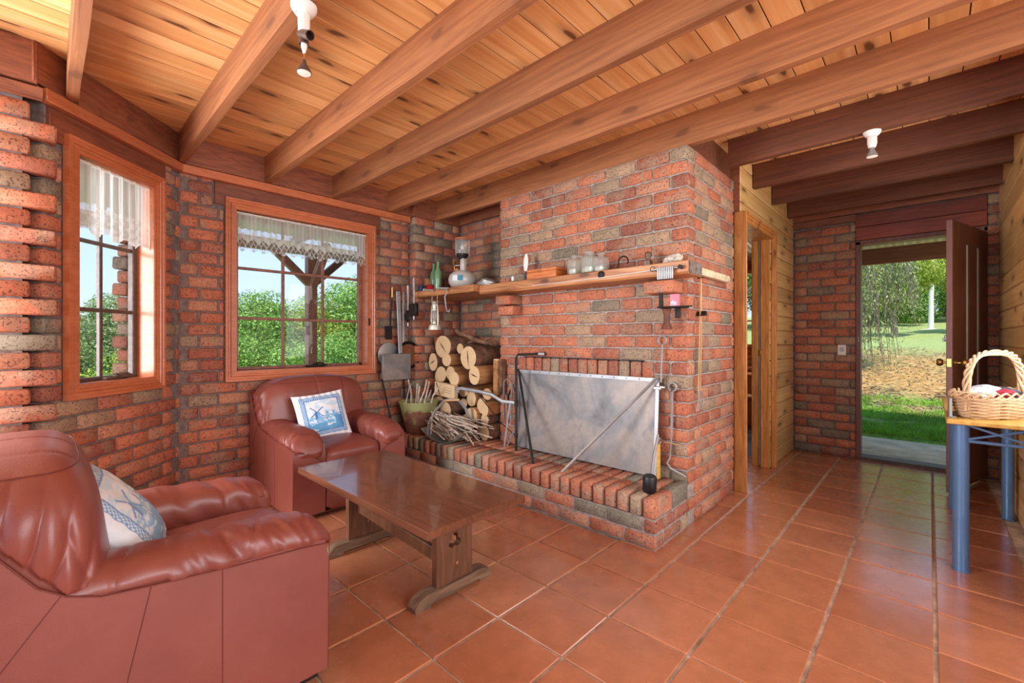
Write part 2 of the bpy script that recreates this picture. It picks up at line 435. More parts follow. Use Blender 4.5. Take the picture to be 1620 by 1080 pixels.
b.run((-3.139, -2.2), PA, 2.16, 0, NC-1, holes=[(0, 1.86, .5, 2.5)], last=lambda c: .09 if c % 2 else 0, phase=0)
b.done()
wa_ = wall('wall_alcove', [((-3.84, 3.13), 0, 0, 1.1, 0, CEIL)], 'mortar_dark')
b = Bricks(wa_); b.run((-3.73, 3.13), 0, .95, 3, NC, phase=0); b.done()
wk_ = wall('wall_back', [((-1.2, 5.5), 0, 0, .67, 0, CEIL), ((.335, 5.5), 0, 0, .4, 0, CEIL), ((-.53, 5.5), 0, 0, .87, 2.13, CEIL)], 'mortar_dark')
b = Bricks(wk_)
b.run((-1.06, 5.5), 0, .535, 0, 27, phase=0); b.run((.335, 5.5), 0, .11, 0, 28, phase=1); b.done()

# outside face of the bay pier seen through window 1
po = thing('brick_pier', 'dark jagged outer brickwork seen through the narrow left window', 'pier', (-3.9, .45, -.1))
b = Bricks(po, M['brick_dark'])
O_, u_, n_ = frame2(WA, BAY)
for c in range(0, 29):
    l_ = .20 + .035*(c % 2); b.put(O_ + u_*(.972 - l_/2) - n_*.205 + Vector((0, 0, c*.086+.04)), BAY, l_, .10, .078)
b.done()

# ------------------------------------------------------------------ chimney, hearth
CX0, CX1, CY = -2.784, -1.10, 2.78
FX0, FX1 = -2.50, -1.40
SX0, SX1 = -2.557, -1.335
ch = thing('brick_chimney', 'wide rough red brick chimney breast rising to the beams', 'fireplace', (CX0, CY, 0))
g = G()
k = .014
for (x0, x1, y0, y1, z0, z1) in ((CX0+k, FX0, CY+k, 3.67, 0, HC), (FX1, CX1-k, CY+k, 3.67, 0, HC), (FX0, FX1, CY+k, 3.67, 1.035, HC), (FX0, FX1, CY+.07, 3.67, .80, 1.035), (FX0, FX1, 3.5, 3.67, 0, .8), (FX0, FX1, CY+k, 3.5, 0, .27)):
    g.box(((x0+x1)/2, (y0+y1)/2, (z0+z1)/2), (x1-x0, y1-y0, z1-z0))
g.obj('mortar_core', M['mortar'], ch)
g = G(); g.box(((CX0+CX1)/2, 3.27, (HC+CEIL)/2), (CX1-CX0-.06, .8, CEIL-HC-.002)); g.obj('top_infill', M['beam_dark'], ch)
g = G(); g.box(((FX0+FX1)/2, 3.49, .54), (FX1-FX0, .01, .5)); g.box((FX0+.006, 3.2, .54), (.01, .6, .5)); g.box((FX1-.006, 3.2, .54), (.01, .6, .5)); g.box(((SX0+SX1)/2, CY+.045, .915), (SX1-SX0-.004, .06, .232)); g.obj('firebox_lining', M['soot'], ch)
b = Bricks(ch)
b.run((CX0, CY), 0, CX1-CX0, 3, NC, holes=[(SX0-CX0, SX1-CX0, .80, 1.03), (FX0-CX0, FX1-CX0, 0, .8)], phase=0)
b.run((CX1, CY), PA, .89, 0, NC, first=lambda c: .11 if c % 2 == 0 else .0, holes=[(0, .02, 0, 0)], phase=0)
b.L = [x for x in b.L if not (abs(x[0].x-(CX1-.055)) < .02 and x[0].y < CY+.13 and x[0].z > 9)]
g = G()
n = 14
for i in range(n):
    x = SX0 + (i+.5)*(SX1-SX0)/n
    me = brick_mesh(.076, .11, .225, i % 3)
    link(me, 'brick', ch, (x-CX0, .055+random.uniform(-.002, .002), .915), 0)
# two corbels under the shelf
for (x, c) in ((-2.60, 17), (-2.60, 16), (-1.235, 17)):
    w_ = .2 if c == 17 else .17
    link(brick_mesh(w_ if x > -2 else .17, .15 if c == 17 else .12, .076, 0), 'brick', ch, (x-CX0, -(.075 if c == 17 else .055), c*.086+.043), 0)
b.done(280)

he = thing('brick_hearth', 'raised brick hearth with row of bricks on edge along its top', 'hearth', (CX0, 2.32, 0))
HX0 = -3.70
g = G(); g.box(((HX0+CX1)/2, 2.55, .086), (CX1-HX0-.02, .44, .172)); g.box(((HX0+CX1)/2, 2.56, .21), (CX1-HX0-.03, .42, .10)); g.box(((HX0+CX0)/2, 2.94, .14), (CX0-HX0, .36, .278))
g.obj('mortar_core', M['mortar'], he)
b = Bricks(he, M['brick_hearth'])
b.run((HX0, 2.32), 0, CX1-HX0, 0, 2, phase=0)
b.run((CX1, 2.32), PA, .46, 0, 2, first=lambda c: .11 if c % 2 else 0, phase=1)
nb = int(round((CX1-HX0)/.0835)); bw = (CX1-HX0)/nb
for i in range(nb):
    for j in range(2):
        x = HX0 + (i+.5)*bw; b.put((x, 2.32+.115+j*.232+random.uniform(-.004, .004), .172+.0565+random.uniform(-.002, .003)), PA, .228, bw-.010, .110)
for i in range(11):
    for j in (0,):
        x = HX0 + (i+.5)*bw; b.put((x, 2.32+.58+.06, .172+.055), PA, .228, bw-.01, .108)
b.done()

# ------------------------------------------------------------------ floor tiles
fl = G(); fl.box((-.9, 1.65, -.057), (6.4, 7.9, .1)); fl = fl.obj('floor', M['grout']); fl['kind'] = 'structure'
TX, TY, X0, Y0 = .336, .332, -.992, 2.98
TM = []
for vvar in range(3):
    g = G(); rr = random.Random(vvar); g.box((0, 0, 0), (TX-.013, TY-.009, .012), .003)
    TM.append(g.mesh('tile', M['tile'], 30))
tiles = []
for i in range(-10, 11):
    for j in range(-9, 17):
        cx, cy = X0 + (i+.5)*TX, Y0 - (j-.5)*TY
        if cx > -1.3 and cx < .42 or cy < 2.32 or (cx < -1.0 and cy > 3.7 and cx > -1.3 and cy < 4.6):
            if cx < -3.95 or cx > 2.2 or cy > 5.5 or cy < -2.2: continue
            if cy > 2.9 and cx > .6: continue
            if cy < 2.32 and False: continue
            tiles.append((cx, cy))
def vis(c):
    d = -math.sin(.757)*c[0] + math.cos(.757)*c[1]; r = math.cos(.757)*c[0] + math.sin(.757)*c[1]
    return d > .7 and abs(r/d) < 1.35
tiles.sort(key=lambda c: (not vis(c), math.hypot(*c)))
g = G()
for k_, (cx, cy) in enumerate(tiles):
    z = -.006 + random.uniform(-.0006, .0006)
    if k_ < 300:
        o = link(random.choice(TM), 'tile', fl, Vector((cx, cy, z)) - fl.location, rot=(random.uniform(-.0012, .0012), random.uniform(-.0012, .0012), random.uniform(-.002, .002)))
    else: g.box((cx, cy, z), (TX-.013, TY-.009, .012), .003)
if g.v: g.obj('tile', M['tile'], fl)['kind'] = 'stuff'

# ------------------------------------------------------------------ ceiling: boards and beams
cl = G(); cl.box((-.9, 1.65, CEIL+.054), (6.6, 8.0, .1)); cl = cl.obj('ceiling', plain('dark_gap', srgb(44, 24, 14), .9, var=0)); cl['kind'] = 'structure'
g = G()
BW = .131; BXM = [G() for _ in range(3)]
for k_ in range(3): BXM[k_].box((0, 0, 0), (BW-.005, 7.9, .02), .0012)
BM = [q.mesh('board', M['board'], 30) for q in BXM]
x = -1.969 - BW*15.5
while x < 2.3:
    link(random.choice(BM), 'board', cl, Vector((x, 1.65, CEIL+.01)) - cl.location); x += BW
def beam(y, x0, x1, zb=2.41, t=.045):
    g = G(); n = max(2, int((x1-x0)/.25)); r = random.Random(int(y*100))
    ys = []
    for i in range(n+1):
        xx = x0 + (x1-x0)*i/n; e = [r.uniform(-.0025, .0025) for _ in range(4)]
        ys.append([(xx, y+e[0], zb+e[2]), (xx, y+t+e[1], zb+e[3]), (xx, y+t, CEIL), (xx, y, CEIL)])
    vs = [p for q in ys for p in q]; fs = []
    for i in range(n):
        for k_ in range(4): fs.append((i*4+k_, i*4+(k_+1) % 4, (i+1)*4+(k_+1) % 4, (i+1)*4+k_))
    fs += [(3, 2, 1, 0), (n*4, n*4+1, n*4+2, n*4+3)]
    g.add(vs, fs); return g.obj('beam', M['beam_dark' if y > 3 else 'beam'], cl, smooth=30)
beam(.08, -3.26, 2.2)
for y in (.64, 1.19, 1.735, 2.285): beam(y, -3.80, 2.2)
beam(2.80, -3.72, .9)
for y in (-.48, -1.05, -1.6): beam(y, -3.1, 2.2)
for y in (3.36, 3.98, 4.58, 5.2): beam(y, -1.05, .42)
# rim boards and orange strip round the bay
def strip(name, o, ang, s0, s1, z0, z1, out, t, mat):
    O, u, n = frame2(o, ang); c = O + u*(s0+s1)/2 + n*(out - t/2) + Vector((0, 0, (z0+z1)/2))
    g = G(); g.box((0, 0, 0), (s1-s0, t, z1-z0), .003, M=Matrix.Translation(c) @ Matrix.Rotation(ang, 4, 'Z'))
    ob = g.obj(name, M[mat]); ob['kind'] = 'structure'; return ob
strip('trim_1', WL, PA, -.02, 2.2, 2.412, CEIL, .03, .035, 'rim')
strip('trim_2', WA, BAY, -.02, .99, 2.412, CEIL, .03, .035, 'rim')
strip('trim_3', (-3.139, -2.2), PA, 0, 2.18, 2.40, CEIL, .03, .035, 'rim')
strip('trim_4', WL, PA, .0, 1.88, 2.345, 2.405, .042, .05, 'orange')
strip('trim_5', WA, BAY, .03, .965, 2.345, 2.405, .042, .05, 'orange')
strip('trim_6', (-3.139, -2.2), PA, 0, 2.2, 2.335, 2.39, .03, .04, 'rim')
strip('trim_7', WL, PA, W2[0]-.13, W2[1]+.12, 2.18, 2.345, .004, .03, 'header')
strip('trim_8', WA, BAY, W1[0]-.14, W1[1]+.1, 2.18, 2.345, .004, .03, 'header')
strip('trim_12', (-3.73, 2.54), PA, -.02, .6, 2.40, CEIL, .015, .12, 'rim')
strip('trim_9', (-3.72, 3.13), 0, 0, .95, 2.412, CEIL, .02, .03, 'rim')
# ------------------------------------------------------------------ windows
def window(name, o, ang, h, cols, rows, frame_mat, zg0, zg1, winder=.5):
    O, u, n = frame2(o, ang)
    root = thing(name, None, None, tuple(O), 0, kind='structure')
    T = Matrix.Translation(O) @ Matrix.Rotation(ang, 4, 'Z')     # local: x along wall, -y to the room
    s0, s1, z0, z1 = h
    def part(nm, mat, fn, par=root, smooth=30):
        g = G(); fn(g); g.v = [tuple(T @ Vector(p)) for p in g.v]; return g.obj(nm, mat, par, smooth=smooth)
    cw = .066
    def casing(side):
        def f(g):
            prof = [(-.008, .004), (-.008, -.014), (.012, -.014), (.014, -.020), (.026, -.020), (.028, -.016), (.034, -.023), (.047, -.023), (.052, -.030), (.066, -.030), (.066, .004)]
            # prof: (distance out from the opening, y)
            def pt(d, y, end):
                return {'b': lambda: ((s0-d) if end == 0 else (s1+d), y, z0-d), 't': lambda: ((s1+d) if end == 0 else (s0-d), y, z1+d),
                        'l': lambda: (s0-d, y, (z1+d) if end == 0 else (z0-d)), 'r': lambda: (s1+d, y, (z0-d) if end == 0 else (z1+d))}[side]()
            m = len(prof); vs = [pt(d, y, 0) for d, y in prof] + [pt(d, y, 1) for d, y in prof]
            fs = [(i, i+1, i+1+m, i+m) for i in range(m-1)] + [tuple(range(m))[::-1], tuple(range(m, 2*m))]
            g.add(vs, fs)
        part('casing', M['orange'], f, smooth=20)
    for sd in 'btlr': casing(sd)
    D = .11
    part('jamb', M['orange'], lambda g: (g.box((s0+.006, D/2, (z0+z1)/2), (.012, D+.02, z1-z0)), g.box((s1-.006, D/2, (z0+z1)/2), (.012, D+.02, z1-z0)), g.box(((s0+s1)/2, D/2, z1-.006), (s1-s0, D+.02, .012)), g.box(((s0+s1)/2, D/2, z0+.006), (s1-s0, D+.02, .012))))
    a, b_ = s0+.012, s1-.012; fw = .036
    fm = M[frame_mat]
    part('sash_frame', fm, lambda g: (g.box((a+fw/2, D, (z0+z1)/2), (fw, .035, z1-z0-.02), .004), g.box((b_-fw/2, D, (z0+z1)/2), (fw, .035, z1-z0-.02), .004), g.box(((a+b_)/2, D, z0+.012+.011), (b_-a, .035, .022), .004), g.box(((a+b_)/2, D, z1-.03), (b_-a, .035, .04), .004)))
    ga, gb = a+fw, b_-fw
    for i in range(1, cols): 
        xx = ga + (gb-ga)*i/cols; part('muntin', fm, lambda g: g.box((xx, D+.0, (zg0+zg1)/2), (.022, .022, zg1-zg0), .003))
    for j in range(1, rows):
        zz = zg0 + (zg1-zg0)*j/rows; part('muntin', fm, lambda g: g.box(((ga+gb)/2, D, zz), (gb-ga, .02, .022), .003))
    for i in range(cols):
        for j in range(rows):
            xa, xb = ga+(gb-ga)*i/cols, ga+(gb-ga)*(i+1)/cols; za, zb = zg0+(zg1-zg0)*j/rows, zg0+(zg1-zg0)*(j+1)/rows
            part('pane', M['glass'], lambda g: g.add([(xa, D+.006, za), (xb, D+.006, za), (xb, D+.006, zb), (xa, D+.006, zb)], [(0, 1, 2, 3)]), smooth=0)
    xw = s0 + (s1-s0)*winder
    wd = part('winder', M['sashdark'] if cols == 2 else M['iron'], lambda g: (g.box((xw, .07, z0+.022), (.16, .028, .016), .004), g.box((xw, .065, z0+.036), (.05, .03, .024), .008), g.tube([(xw, .05, z0+.045), (xw+.02, .03, z0+.05), (xw+.06, .025, z0+.035), (xw+.085, .025, z0+.03)], [.009, .008, .006, .007], 8)))
    return root, T
w1, T1 = window('window_1', WA, BAY, W1, 2, 3, 'sashdark', .957, 2.13, .62)
w2, T2 = window('window_2', WL, PA, W2, 3, 3, 'sash', .95, 2.13, .58)
# lace valances
def lace_mat():
    t = NT('sheer_lace')
    tr = t.new('BsdfTransparent'); df = t.new('BsdfDiffuse'); df.inputs[0].default_value = (.85, .87, .86, 1); tl = t.new('BsdfTranslucent'); tl.inputs[0].default_value = (.9, .92, .9, 1)
    m1 = t.new('MixShader'); m1.inputs[0].default_value = .45; t.l.new(df.outputs[0], m1.inputs[1]); t.l.new(tl.outputs[0], m1.inputs[2])
    at = t.new('Attribute', attribute_name='lace'); mx = t.new('MixShader'); t.l.new(at.outputs['Fac'], mx.inputs[0]); t.l.new(tr.outputs[0], mx.inputs[1]); t.l.new(m1.outputs[0], mx.inputs[2])
    t.l.new(mx.outputs[0], t.out.inputs[0]); return t.m
M['lace'] = lace_mat()
def valance(T, s0, s1, ztop, drop, label, style):
    n = int((s1-s0)*260); m = 54; vs = []; fs = []; val = []
    ph = [noise.noise(Vector((i*.045, style*7, 0)))*5 for i in range(n+1)]
    for j in range(m+1):
        for i in range(n+1):
            x = s0 + (s1-s0)*i/n; t_ = j/m
            y = .022 + .010*math.sin(x*95 + ph[i]) * (.6+.4*t_) + .004*math.sin(x*210)
            if style == 0: hem = drop*(1 - .07*abs(((x-s0)/.075) % 1 - .5)*2)
            else: hem = drop*(1 - .09*abs(math.sin((x-s0)*24)) + .05*(x-s0)/(s1-s0))
            vs.append(tuple(T @ Vector((x, y, ztop - hem*t_))))
            # weave density
            a = .64 + .14*math.sin(x*95+ph[i]+1.4)
            zz = hem*t_
            if zz < .018: a = .85
            if style == 0:
                u_ = ((x-s0)/.075) % 1; tri = abs(u_-.5)*2; d = (drop - zz)
                band = d - .07 - .035*(1-tri)
                if 0 < band < .045: a = .95 if band < .012 else .86
                elif band < 0:
                    q = (d*14 + tri*1.0) % 1; q2 = (d*14 - tri*1.0) % 1
                    a = .75 if (q < .22 or q2 < .22) else .16
                if d < .012: a = .8
            else:
                d = drop - zz
                if d < .17:
                    p1 = ((x+zz)*16) % 1; p2 = ((x-zz)*16) % 1
                    a = .8 if p1 < .5 and p2 < .55 else .6
                    if p1 < .08 or p2 < .08: a = .95
                if d < .03: a = .9
                a += .12
            val.append(min(1, a))
    for j in range(m):
        for i in range(n):
            k_ = j*(n+1)+i; fs.append((k_, k_+1, k_+n+2, k_+n+1))
    me = bpy.data.meshes.new('lace_valance'); me.from_pydata(vs, [], fs); me.polygons.foreach_set('use_smooth', [True]*len(fs))
    at = me.attributes.new('lace', 'FLOAT', 'POINT'); at.data.foreach_set('value', val); me.materials.append(M['lace'])
    root = thing('lace_valance', label, 'curtain', tuple(T @ Vector(((s0+s1)/2, .02, ztop))))
    o = link(me, 'lace_panel', root, -root.location)
    g = G(); g.tube([T @ Vector((s0-.012, .022, ztop-.006)), T @ Vector((s1+.012, .022, ztop-.006))], .006, 8); g.obj('curtain_rod', M['white'], root)
valance(T2, W2[0]+.02, W2[1]-.015, 2.155, .30, 'short white lace valance across the wide window behind the armchair', 0)
valance(T1, W1[0]+.015, W1[1]-.015, 2.155, .40, 'short white lace valance in the narrow left bay window', 1)
# ------------------------------------------------------------------ hall: clad walls, doorway, front door
def clad(name, xf, nrm, y0, y1, hole=None, zt=CEIL, core_t=.1):
    segs = [(y0, y1, 0, zt)] if not hole else [(y0, hole[0], 0, zt), (hole[1], y1, 0, zt), (hole[0], hole[1], hole[2], zt)]
    g = G()
    for (a, b_, c, d) in segs: g.box((xf - nrm*(.005+core_t/2), (a+b_)/2, (c+d)/2), (core_t, b_-a, d-c))
    root = g.obj(name, M['rim']); root['kind'] = 'structure'
    z = 0
    while z < zt - .01:
        zb = min(z+.14, zt)
        for (a, b_, c, d) in ([(y0, y1, 0, zt)] if not hole or z >= hole[2] - .001 else [(y0, hole[0], 0, zt), (hole[1], y1, 0, zt)]):
            if b_-a < .03: continue
            lo = z
            if hole and z < hole[2] < zb: pass
            g = G(); g.box((xf - nrm*.008, (a+b_)/2, (lo+zb)/2), (.018, b_-a-.002, zb-lo-.005), .006); g.obj('board', M['cladding'], root, smooth=30)
        z += .14
    return root
hw = clad('wall_hall', -1.06, 1, 3.68, 5.49, (3.76, 4.56, 2.1), core_t=.12)
rw = clad('wall_right', .42, -1, 3.92, 5.49, core_t=.1)
dr = thing('door_1', None, None, (-1.06, 4.16, 0), kind='structure')
def cas(g, y, z0, z1, sgn):
    for (o0, o1, dp) in ((0, .022, .012), (.022, .045, .02), (.045, .065, .026)):
        g.box((-1.05+dp/2, y+sgn*(o0+o1)/2, (z0+z1)/2), (dp+.01, o1-o0, z1-z0), .003)
g = G(); g.box((-1.068, 3.6805, 1.08), (.07, .012, 2.16), .002); g.obj('casing', M['pine'], dr, smooth=20)
g = G(); cas(g, 4.56, 0, 2.165, 1); g.obj('casing', M['pine'], dr, smooth=20)
g = G(); cas(g, 3.755, 0, 2.165, -1); g.obj('casing', M['pine'], dr, smooth=20)
g = G()
for (o0, o1, dp) in ((0, .022, .012), (.022, .045, .02), (.045, .065, .026)): g.box((-1.05+dp/2, 4.16, 2.10+(o0+o1)/2), (dp+.01, .93, o1-o0), .003)
g.obj('casing', M['pine'], dr, smooth=20)
g = G(); g.box((-1.10, 4.55, 1.05), (.075, .02, 2.1), .003); g.obj('jamb', M['pine'], dr)
g = G(); g.box((-1.185, 4.55, 1.05), (.055, .02, 2.1), .003); g.box((-1.16, 3.765, 1.05), (.15, .016, 2.1)); g.box((-1.12, 4.16, 2.095), (.17, .8, .014)); g.obj('jamb', M['pine'], dr)
g = G(); g.box((-1.147, 4.545, 1.05), (.008, .008, 2.08)); g.obj('sliding_track', M['steel_light'], dr)
g = G(); g.box((-1.143, 4.538, 1.05), (.016, .006, .05), .002); g.obj('latch', M['brass'], dr)

fd = thing('door_2', None, None, (-.08, 5.5, 0), kind='structure')
def bx(x0, x1, y0, y1, z0, z1, nm, mat, par, bev=.002):
    g = G(); g.box(((x0+x1)/2, (y0+y1)/2, (z0+z1)/2), (x1-x0, y1-y0, z1-z0), bev); return g.obj(nm, mat, par, smooth=30)
bx(-.53, -.495, 5.485, 5.62, 0, 2.13, 'jamb', M['maroon'], fd)
bx(.335, .352, 5.485, 5.62, 0, 2.13, 'jamb', M['maroon'], fd)
bx(-.53, .352, 5.485, 5.62, 2.10, 2.14, 'jamb', M['maroon'], fd)
bx(-.53, .352, 5.485, 5.66, -.03, .03, 'sill', M['sashdark'], fd)
bx(-.5, .34, 5.66, 5.72, -.03, .012, 'sill', M['rim'], fd)
for i in range(2): bx(-.53, .352, 5.483, 5.5, 2.145+i*.13, 2.27+i*.13, 'lintel_board', M['redboard'], fd)
bx(-1.06, .42, 5.47, 5.5, 2.41, CEIL, 'trim_10', M['rim'], None)['kind'] = 'structure'
bx(-1.06, -.53, 5.475, 5.5, 2.335, 2.405, 'trim_11', M['rim'], None)['kind'] = 'structure'
bx(-.498, -.490, 5.52, 5.55, .98, 1.04, 'strike_plate', M['steel_light'], fd)
bx(-.512, -.505, 5.48, 5.484, 1.15, 1.2, 'strike_plate', M['steel_light'], fd)
ft = NT('frosted_pane'); _d = ft.new('BsdfDiffuse'); _d.inputs[0].default_value = (.92, .93, .9, 1); ft.l.new(_d.outputs[0], ft.out.inputs[0]); M['frost'] = ft.m
# door leaf, standing open into the hall; built along local x from the hinge
lf = thing('door_3', None, None, (.335, 5.47, 0), kind='structure')
la = math.atan2(4.69-5.47, .105-.335); TL = Matrix.Rotation(la, 4, 'Z')
def leaf(nm, mat, fn, par=lf, smooth=30):
    g = G(); fn(g); g.v = [tuple(TL @ Vector(p)) for p in g.v]; o = g.obj(nm, mat, None, world=False, smooth=smooth); o.parent = par; return o
LW = .81; sl = ((.215, .28), (.465, .53))    # two glazed slots
def door_body(g):
    xs = [0, sl[0][0], sl[0][1], sl[1][0], sl[1][1], LW]
    for k_ in range(0, 5):
        a, b_ = xs[k_], xs[k_+1]
        if k_ % 2 == 0: g.box(((a+b_)/2, 0, 1.05), (b_-a, .038, 2.06), .003)
        else: g.box(((a+b_)/2, 0, .36), (b_-a, .038, .68)); g.box(((a+b_)/2, 0, 2.0), (b_-a, .038, .16))
leaf('door_panel', M['maroon'], door_body)
for (a, b_) in sl:
    leaf('pane', M['frost'], lambda g: g.box(((a+b_)/2, 0, 1.31), (b_-a, .030, 1.24)))
leaf('bead', M['sashdark'], lambda g: [g.box((x_, s_*.020, 1.31), (.008, .004, 1.27)) for (a, b_) in sl for x_ in (a-.004, b_+.004) for s_ in (-1, 1)])
for s_ in (-1, 1):
    kn = leaf('door_knob', M['brass'], lambda g: (g.lathe([(.0, 0), (.03, .0), (.03, .006), (.010, .008), (.010, .03), (.022, .036), (.030, .05), (.026, .066), (.0, .072)], 16, M=Matrix.Translation((LW-.06, s_*.019, 1.0)) @ Matrix.Rotation(-s_*PI/2, 4, 'X'))))
leaf('latch_plate', M['brass'], lambda g: g.box((LW+.001, 0, 1.0), (.003, .025, .06)))
leaf('deadlock', M['steel_light'], lambda g: (g.box((LW-.07, -.03, 1.19), (.06, .02, .045), .005), g.box((LW-.05, -.042, 1.175), (.02, .016, .03), .004)))
for z in (.25, 1.07, 1.85): leaf('hinge', M['iron'], lambda g: g.tube([(-.006, 0, z-.045), (-.006, 0, z+.045)], .011, 8))
# ------------------------------------------------------------------ shell out of view
def shell(nm, x0, x1, y0, y1, z0, z1, mat='mortar_dark'):
    g = G()
    for bb in ([x0, x1, y0, y1, z0, z1],): g.box(((x0+x1)/2, (y0+y1)/2, (z0+z1)/2), (x1-x0, y1-y0, z1-z0))
    o = g.obj(nm, M[mat]); o['kind'] = 'structure'; return o
M['rearwall'] = plain('rear_wall', srgb(186, 128, 96), .9)
shell('wall_rear', -3.3, 2.3, -2.35, -2.2, 0, .45, 'rearwall'); shell('wall_rear_top', -3.3, 2.3, -2.35, -2.2, 2.42, CEIL+.05, 'rearwall')
shell('wall_side', 2.2, 2.35, -2.3, 3.0, 0, .45, 'rearwall'); shell('wall_side_top', 2.2, 2.35, -2.3, 3.0, 2.42, CEIL+.05, 'rearwall')
shell('wall_side_rear', 2.2, 2.35, -2.3, -1.5, 0, CEIL, 'rearwall'); shell('wall_side_front', 2.2, 2.35, 2.3, 3.0, 0, CEIL, 'rearwall')
shell('wall_partition', .44, 2.35, 2.8, 2.9, 0, CEIL, 'rearwall')
shell('wall_passage', .54, .6, 2.9, 5.7, 0, CEIL, 'rearwall')
shell('wall_behind_chimney', -4.1, -2.8, 3.35, 3.66, 0, CEIL, 'rearwall')

# ------------------------------------------------------------------ next room behind the side doorway
M['carpet'] = plain('blue_carpet', srgb(92, 104, 126), .95, var=.25, scale=60, bump=.5, bscale=200)
g = G(); g.box((-2.6, 5.5, -.035), (2.82, 3.7, .06)); o = g.obj('floor_carpet', M['carpet']); o['kind'] = 'structure'
g = G(); g.box((-2.6, 5.5, CEIL+.03), (2.8, 3.7, .05)); o = g.obj('ceiling_next_room', M['board']); o['kind'] = 'structure'
nw = wall('wall_next_room', slab_hole((-4, 7.3), 0, 0, 2.9, 0, CEIL, (1.5, 2.75, 1.06, 2.2)), 'mortar')
b = Bricks(nw); b.run((-4, 7.3), 0, 2.9, 0, 30, holes=[(1.5, 2.75, 1.06, 2.2)]); b.L = [q for q in b.L if q[0].x > -2.6]; b.done()
shell('wall_next_room_left', -4.1, -4.0, 3.66, 7.4, 0, CEIL, 'rearwall')
shell('wall_next_room_right', -1.2, -1.18, 5.6, 7.4, 0, CEIL, 'rearwall')
w3 = thing('window_3', None, None, (-1.9, 7.3, 1.06), kind='structure')
for (x0, x1, z0, z1) in ((-2.5, -2.46, 1.06, 2.2), (-1.29, -1.25, 1.06, 2.2), (-2.5, -1.25, 1.06, 1.1), (-2.5, -1.25, 2.16, 2.2)): bx(x0, x1, 7.26, 7.34, z0, z1, 'frame', M['pine'], w3)
for x_ in (-2.25, -2.04, -1.83, -1.62, -1.45): bx(x_-.01, x_+.01, 7.3, 7.32, 1.1, 2.16, 'muntin', M['orange'], w3)
for z_ in (1.45, 1.8): bx(-2.46, -1.29, 7.3, 7.32, z_-.01, z_+.01, 'muntin', M['orange'], w3)
g = G(); g.add([(-2.46, 7.33, 1.1), (-1.29, 7.33, 1.1), (-1.29, 7.33, 2.16), (-2.46, 7.33, 2.16)], [(0, 1, 2, 3)]); g.obj('pane', M['glass'], w3, smooth=0)
st = thing('wooden_stool', 'light pine stool on blue carpet beyond the side doorway', 'stool', (-1.62, 6.1, 0))
bx(-1.80, -1.44, 5.95, 6.25, .44, .47, 'seat', M['pine'], st)
for x_ in (-1.77, -1.47):
    for y_ in (5.98, 6.22): bx(x_-.02, x_+.02, y_-.02, y_+.02, 0, .44, 'leg', M['pine'], st)
for y_ in (5.98, 6.22): bx(-1.77, -1.47, y_-.01, y_+.01, .36, .42, 'rail', M['pine'], st)
cb = thing('chest_of_drawers', 'low pine chest behind the stool beyond the side doorway', 'chest', (-1.8, 6.75, 0))
bx(-2.2, -1.45, 6.55, 7.0, 0, .68, 'body', M['pine'], cb, .004)
for z_ in (.12, .34, .54):
    d_ = bx(-2.16, -1.49, 6.535, 6.55, z_-.08, z_+.08, 'drawer', M['pine'], cb)
    g = G(); g.superell((-1.6, 6.525, z_), (.015, .015, .015), 1, 10, 8); g.obj('knob', M['brass'], d_)
bx(-2.22, -1.43, 6.53, 7.02, .68, .70, 'top', M['pine'], cb)
light('next_room_window_light', 'AREA', (-2.6, 7.1, 1.7), (-1.9, 5, .6), 22, (1, .96, .9), .8, 1.0)

# ------------------------------------------------------------------ outdoors
def ground_mat():
    t = NT('bank_ground'); v = t.coord('Object'); tcn = t.new('NewGeometry'); sp = t.new('SeparateXYZ'); t.l.new(tcn.outputs['Position'], sp.inputs[0])
    y = t.math('ADD', sp.outputs['Y'], t.math('MULTIPLY', t.math('SUBTRACT', t.noise(v, 1.3, 4), .5), 2.2))
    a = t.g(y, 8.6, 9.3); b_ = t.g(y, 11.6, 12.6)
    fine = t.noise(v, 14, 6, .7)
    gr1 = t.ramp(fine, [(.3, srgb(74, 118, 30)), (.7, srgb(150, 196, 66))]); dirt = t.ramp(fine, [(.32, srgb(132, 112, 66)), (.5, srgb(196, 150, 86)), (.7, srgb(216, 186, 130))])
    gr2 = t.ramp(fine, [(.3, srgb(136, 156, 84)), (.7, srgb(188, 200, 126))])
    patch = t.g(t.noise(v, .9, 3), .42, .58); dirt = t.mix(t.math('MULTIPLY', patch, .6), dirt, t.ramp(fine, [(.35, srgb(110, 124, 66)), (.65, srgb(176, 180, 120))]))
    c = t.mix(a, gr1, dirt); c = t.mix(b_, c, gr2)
    t.base(c); t.rough(.95); t.bump(fine, .8, .06); return t.m
M['bank'] = ground_mat()
def hprof(x, y):
    P = [(7.2, -.10), (7.35, -.02), (8.4, .06), (9.0, .18), (10, .5), (11, .78), (12.5, 1.0), (16, 1.22), (20, 1.5), (30, 2.2), (60, 4)]
    for (a, za), (b_, zb) in zip(P, P[1:]):
        if y <= b_: z = za + (zb-za)*(y-a)/(b_-a); break
    amp = min(1, max(0, (y-7.5)/2))
    return z + amp*(.06*noise.noise(Vector((x*.9, y*.9, 0))) + .03*noise.noise(Vector((x*3, y*3, 1))))
nx, ny = 90, 110; vs = []; fs = []
for j in range(ny+1):
    y = 7.2 + 50*(j/ny)**2
    for i in range(nx+1):
        x = -14 + 34*i/nx; vs.append((x, y, hprof(x, y)))
for j in range(ny):
    for i in range(nx): k_ = j*(nx+1)+i; fs.append((k_, k_+1, k_+nx+2, k_+nx+1))
g = G(); g.add(vs, fs); gb_ = g.obj('ground_bank', M['bank'], smooth=180); gb_['kind'] = 'structure'
